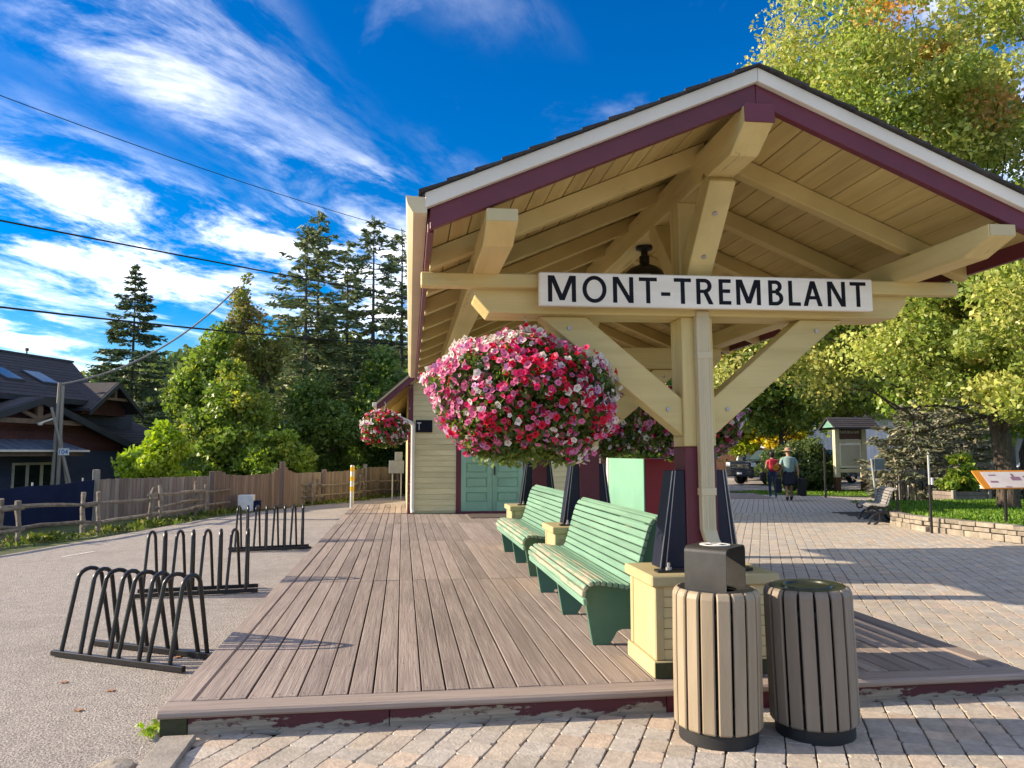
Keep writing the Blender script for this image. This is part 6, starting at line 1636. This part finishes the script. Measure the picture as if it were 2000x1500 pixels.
woman = dict(pelvis=(0, 0, .90, (.155, .115)), waist=(0, .0, 1.03, (.12, .09)), chest=(0, .02, 1.27, (.15, .105)), neck=(0, .03, 1.43, .047), head_low=(0, .045, 1.49, .07), head_mid=(0, .045, 1.57, (.08, .092)), head_top=(0, .04, 1.645, (.062, .07)),
             sho_l=(-.165, .01, 1.35, .056), elb_l=(-.22, -.03, 1.09, .040), wri_l=(-.21, .05, .89, .028), sho_r=(.165, .01, 1.35, .056), elb_r=(.23, .0, 1.09, .040), wri_r=(.22, .09, .90, .028),
             hip_l=(-.085, 0, .84, .098), knee_l=(-.085, .09, .48, .062), ank_l=(-.085, .06, .08, .042), heel_l=(-.085, .02, .035, .034), ball_l=(-.085, .16, .035, .032), toe_l=(-.085, .23, .03, .025),
             hip_r=(.085, 0, .84, .098), knee_r=(.085, .02, .47, .062), ank_r=(.085, -.13, .11, .042), heel_r=(.085, -.19, .06, .034), ball_r=(.085, -.05, .03, .032), toe_r=(.085, .02, .03, .025))
J, E_ = skeleton(woman)
def wo_zone(c):
    x, y, z = c
    if z < .075: return 3
    if z < .97 and abs(x) < .19: return 2
    if .97 <= z < 1.42 and (abs(x) < .175 or z > 1.22): return 1
    return 0
wp = person('woman with dark hair, pink top, red backpack and jeans walking away', (13.35, 26.6, 0), math.radians(-14), J, E_, ([M['skin'], M['cloth_pink'], M['denim'], M['shoe_white']], wo_zone))
m = MB(); m.lathe([(.0, 1.44), (.05, 1.45), (.088, 1.52), (.10, 1.59), (.085, 1.66), (.04, 1.685), (0, 1.69)], (0, .03, 0), 14, cap=False); m.build('hair', M['hair'], wp, smooth=True)
def carried(name, label, loc, rz, parts):
    t = thing(name, label, 'bag', (0, 0, 0))
    for fn in parts: fn(t)
    t.location = loc; t.rotation_euler = (0, 0, rz); return t
def W_(p, off, rz=-14):
    c, s = math.cos(math.radians(rz)), math.sin(math.radians(rz)); return (p[0] + off[0] * c - off[1] * s, p[1] + off[0] * s + off[1] * c, off[2])
def pack(t):
    m = MB(); m.box(-.15, .15, -.13, .0, 0, .44); m.build('sack', M['cloth_red'], t, .05, True, 3); m = MB(); m.box(-.11, .11, -.18, -.131, .04, .22); m.build('pocket', M['cloth_red'], t, .02, True, 2)
    for x in (-.09, .09):
        m = MB(); m.tube([(x, -.03, .42), (x, .09, .47), (x, .15, .40), (x, .15, .2), (x, .0, .05)], .016, 6); m.build('strap', M['cloth_black'], t)
carried('backpack', 'red backpack worn by the woman with dark hair', W_((13.35, 26.6), (0, -.10, .96)), math.radians(-14), [pack])
def tote(t):
    m = MB(); m.box(-.09, .09, -.16, .16, 0, .32); m.build('sack', M['cloth_black'], t, .05, True, 3); m = MB(); m.tube([(0, -.12, .30), (0, -.07, .62), (0, .03, .70), (0, .10, .60), (0, .13, .30)], .012, 6); m.build('strap', M['cloth_black'], t)
carried('shoulder_bag', 'black bag hanging at the left side of the woman', W_((13.35, 26.6), (-.33, 0, .60)), math.radians(-14), [tote])
def roll(t):
    m = MB(); m.tube([(-.02, -.22, .12), (0, 0, .16), (.02, .22, .12)], [.10, .125, .10], 12); m.build('roll', M['cloth_orange'], t, smooth=True)
    for y in (-.12, .02, .14):
        m = MB(); m.tube([(0, y, .145), (0, y + .035, .147)], .128, 12); m.build('stripe', M['cloth_black'], t, smooth=True)
carried('striped_roll', 'orange and black striped roll under the arm of the man', W_((13.15, 25.0), (-.36, .04, 1.0), -16), math.radians(-40), [roll])
def sack(t):
    m = MB(); m.box(-.11, .11, -.25, .25, 0, .62); m.build('sack', M['cloth_black'], t, .06, True, 3)
    m = MB(); m.tube([(0, -.10, .60), (0, -.07, .70), (0, .07, .70), (0, .10, .60)], .014, 6); m.build('handle', M['cloth_black'], t)
carried('travel_bag', 'large black travel bag carried in the right hand of the man', W_((13.15, 25.0), (.42, .06, .16), -16), math.radians(-16), [sack])
def sack2(t):
    m = MB(); m.box(-.10, .10, -.16, .16, 0, .50); m.build('sack', M['cloth_navy'], t, .06, True, 3)
    m = MB(); m.tube([(0, -.07, .48), (0, -.05, .60), (0, .05, .60), (0, .07, .48)], .012, 6); m.build('handle', M['cloth_black'], t)
carried('cloth_bag', 'dark patterned bag in the left hand of the man', W_((13.15, 25.0), (-.36, .05, .26), -16), math.radians(-16), [sack2])

# ------------------------------------------------------------------ parked vehicles
def wheel(t, x, y, r, w=.24):
    o = MB(); s = 1 if y > 0 else -1
    pts = [(.62 * r, -w / 2), (.93 * r, -w / 2), (r, -w / 2 + .03), (r, w / 2 - .03), (.93 * r, w / 2), (.62 * r, w / 2)]
    n = 22; vs = []; fs = []
    for rr, d in pts:
        for k in range(n): a = k * 2 * math.pi / n; vs.append((x + rr * math.cos(a), y + d, r + rr * math.sin(a)))
    for i in range(len(pts)):
        for k in range(n): i2_ = (i + 1) % len(pts); fs.append((i * n + k, i * n + (k + 1) % n, i2_ * n + (k + 1) % n, i2_ * n + k))
    o.add(vs, fs); wh = o.build('wheel', M['tyre'], t, smooth=True)
    h = MB(); h.prism([(x + .62 * r * math.cos(k * math.pi / 9), r + .62 * r * math.sin(k * math.pi / 9)) for k in range(18)], 'y', y - .02 + s * .05, y + .02 + s * .05); h.build('rim', M['grey_paint'], wh)
    for k in range(5):
        a = k * 2 * math.pi / 5; m = MB(); m.beam((x, y + s * .085, r), (x + .6 * r * math.cos(a), y + s * .085, r + .6 * r * math.sin(a)), .07, .02, (0, 1, 0)); m.build('spoke', M['chrome'], wh)
def vehicle(name, label, cat, paint, outline, cabin, width, wheels, wr, loc, rz, front, glass_rows, extras=None, group=None):
    """outline: side profile (x,z), front at +x; cabin: glasshouse profile tapering in width"""
    t = thing(name, label, cat, (0, 0, 0), group); hw_ = width / 2
    # lower body, with edges drawn in at top and bottom
    m = MB(); n = len(outline); rows = ((-hw_, .94), (-hw_ + .06, 1.0), (hw_ - .06, 1.0), (hw_, .94))
    vs = []; zc = sum(z for _, z in outline) / n; xc = sum(x for x, _ in outline) / n
    for y, k in rows:
        kk_ = k if abs(y) == hw_ else 1.0
        vs += [(xc + (x - xc) * (.985 if abs(y) == hw_ else 1), y, zc + (z - zc) * kk_) for x, z in outline]
    fs = [tuple(range(n))[::-1], tuple(range(3 * n, 4 * n))]
    for i in range(3):
        for k in range(n): fs.append((i * n + k, i * n + (k + 1) % n, (i + 1) * n + (k + 1) % n, (i + 1) * n + k))
    m.add(vs, fs); body = m.build('body', paint, t, .02, True, 2)
    # glasshouse
    m = MB(); n = len(cabin); zb = min(z for _, z in cabin); zt_ = max(z for _, z in cabin)
    def cw(z): return (hw_ - .05) - .20 * (z - zb) / (zt_ - zb)
    vs = [(x, -cw(z), z) for x, z in cabin] + [(x, cw(z), z) for x, z in cabin]
    m.add(vs, [tuple(range(n))[::-1], tuple(range(n, 2 * n))] + [(k, (k + 1) % n, n + (k + 1) % n, n + k) for k in range(n)]); cab_ = m.build('cabin', paint, t, .03, True, 2)
    for quad in glass_rows:      # side windows (x,z) quads, both flanks
        for s in (-1, 1):
            m = MB(); P = [(x, s * (cw(z) + .006), z) for x, z in quad]; Q_ = [(x, s * (cw(z) - .01), z) for x, z in quad]
            m.add(P + Q_, [(0, 1, 2, 3), (7, 6, 5, 4)] + [(k, (k + 1) % 4, 4 + (k + 1) % 4, 4 + k) for k in range(4)]); m.build('side_window', M['glass_dark'], cab_)
    for (xa, za, xb, zb_) in front:  # windscreen and rear glass, along the cabin slope
        dx, dz = (zb_ - za), -(xb - xa); L_ = math.hypot(dx, dz); dx, dz = dx / L_ * .008, dz / L_ * .008
        if xa < xb and False: dx, dz = -dx, -dz
        sgn = 1 if (xa > 0) else -1
        dx, dz = abs(dx) * sgn, abs(dz)
        m = MB(); P = [(xa + dx, -cw(za) + .10, za + dz), (xa + dx, cw(za) - .10, za + dz), (xb + dx, cw(zb_) - .08, zb_ + dz), (xb + dx, -cw(zb_) + .08, zb_ + dz)]; Q_ = [(p[0] - 2 * dx, p[1], p[2] - 2 * dz) for p in P]
        m.add(P + Q_, [(0, 1, 2, 3), (7, 6, 5, 4)] + [(k, (k + 1) % 4, 4 + (k + 1) % 4, 4 + k) for k in range(4)]); m.build('windscreen', M['glass_sky'], cab_)
    for x in wheels:
        for y in (-hw_ + .12, hw_ - .12): wheel(t, x, y, wr)
    if extras: extras(t, hw_)
    t.location = loc; t.rotation_euler = (0, 0, rz); return t
def truck_extra(t, hw_):
    g = BX('grille', M['black_matt'], t, 2.83, 2.90, -.62, .62, .78, 1.16, .02)
    for z in (.86, .95, 1.04): BX('grille_bar', M['chrome'], g, 2.885, 2.91, -.56, .56, z, z + .02, .004)
    lettering('GMC', M['chrome'], g, (2.91, -.16, .925), (0, 1, 0), (0, 0, 1), .32, .11, .006)
    BX('bumper', M['black_matt'], t, 2.80, 2.96, -.96, .96, .46, .72, .03)
    for s in (-1, 1):
        BX('headlight', M['lamp_lens'], t, 2.70, 2.895, s * .80 - .14, s * .80 + .14, .92, 1.14, .02)
        m = MB(); m.box(1.30, 1.42, s * (hw_ + .13) - .11, s * (hw_ + .13) + .11, 1.20, 1.40); m.build('mirror', M['truck_paint'], t, .02)
    BX('cargo_bed', M['black_matt'], t, -2.7, -.75, -.78, .78, 1.02, 1.185, 0); BX('plate', M['white_ink'], t, 2.962, 2.97, -.16, .16, .54, .64, .002)
hd_ = math.radians(206)
vehicle('pickup_truck', 'dark blue pickup parked behind the feathery shrubs', 'pickup truck', M['truck_paint'], [(-2.85, .50), (2.80, .42), (2.90, .70), (2.88, 1.10), (2.70, 1.22), (1.25, 1.27), (-.7, 1.24), (-2.82, 1.22), (-2.88, .8)],
        [(1.25, 1.25), (.55, 1.80), (.1, 1.88), (-.55, 1.86), (-.78, 1.24)], 1.98, (1.85, -1.75), .41, (19.75, 38.9, 0), hd_, [(1.22, 1.29, .60, 1.76), (-.75, 1.34, -.58, 1.78)], [[(.98, 1.30), (.52, 1.74), (.20, 1.77), (.20, 1.30)], [(.12, 1.30), (.12, 1.77), (-.50, 1.76), (-.66, 1.30)]], truck_extra)
def camper_extra(t, hw_):
    BX('roof_unit', M['grey_paint'], t, -.9, -.1, -.4, .4, 2.46, 2.60, .03)
    for s in (-1, 1): BX('headlight', M['lamp_lens'], t, 2.52, 2.64, s * .72 - .12, s * .72 + .12, .72, .92, .02)
    BX('grille', M['black_matt'], t, 2.60, 2.645, -.5, .5, .62, .92, .01); BX('bumper', M['grey_paint'], t, 2.55, 2.70, -.95, .95, .32, .55, .02)
vehicle('camper_van', 'white camper van parked behind the dark pickup', 'van', M['white_paint'], [(-2.7, .38), (2.55, .34), (2.64, .60), (2.6, .95), (1.75, 1.15), (-2.72, 1.15)],
        [(1.85, 1.12), (1.15, 1.95), (.95, 2.46), (-2.68, 2.46), (-2.72, 1.12)], 2.0, (1.6, -1.7), .36, (21.8, 45.2, 0), math.radians(232), [(1.80, 1.20, 1.22, 1.88)], [[(1.5, 1.25), (1.1, 1.75), (.5, 1.75), (.5, 1.25)], [(.1, 1.35), (.1, 1.9), (-1.2, 1.9), (-1.2, 1.35)]], camper_extra)
def car_extra(t, hw_):
    for s in (-1, 1):
        BX('headlight', M['lamp_lens'], t, 2.02, 2.17, s * .66 - .15, s * .66 + .15, .62, .76, .02); BX('mirror', M['black_matt'], t, .75, .88, s * (hw_ + .06) - .08, s * (hw_ + .06) + .08, .96, 1.08, .02)
    BX('grille', M['black_matt'], t, 2.12, 2.19, -.42, .42, .44, .66, .02)
car_out = [(-2.15, .36), (2.08, .32), (2.18, .55), (2.10, .78), (1.1, .92), (-1.2, .95), (-2.1, .92), (-2.2, .6)]
car_cab = [(1.15, .90), (.45, 1.40), (-.2, 1.46), (-1.0, 1.42), (-1.85, .93)]
cg = [[(.85, .97), (.42, 1.34), (-.15, 1.38), (-.15, .97)], [(-.22, .97), (-.22, 1.38), (-.95, 1.35), (-1.35, .97)]]
vehicle('parked_car', 'grey car with kayaks on its roof behind the tall shrub', 'car', M['grey_paint'], car_out, car_cab, 1.80, (1.35, -1.35), .33, (22.6, 39.3, 0), math.radians(200), [(1.12, .94, .50, 1.36), (-1.8, .97, -1.05, 1.38)], cg, car_extra, 'cars parked on the street')
vehicle('parked_car', 'white car seen between the maple trunks', 'car', M['white_paint'], car_out, car_cab, 1.80, (1.35, -1.35), .33, (22.4, 24.2, 0), math.radians(118), [(1.12, .94, .50, 1.36), (-1.8, .97, -1.05, 1.38)], cg, car_extra, 'cars parked on the street')
for (lb, mat, dy, dz) in (('blue kayak lying on the roof of the grey car', 'kayak_blue', .28, .0), ('pale kayak lying on the roof of the grey car', 'kayak_white', -.30, .0)):
    t = thing('kayak', lb, 'kayak', (0, 0, 0))
    m = MB(); m.tube([(-1.7, 0, .10), (-1.2, 0, .03), (0, 0, .0), (1.2, 0, .03), (1.7, 0, .10)], [.03, .20, .27, .20, .03], 12); h = m.build('hull', M[mat], t, smooth=True); h.scale = (1, 1, .62)
    m = MB(); m.lathe([(.19, 0), (.20, .03), (.17, .03), (.16, 0)], (0, 0, .145), 14); m.build('cockpit_rim', M['black_matt'], t, smooth=True)
    a = math.radians(200); t.location = (22.6 - dy * math.sin(a), 39.3 + dy * math.cos(a), 1.63); t.rotation_euler = (0, 0, a)
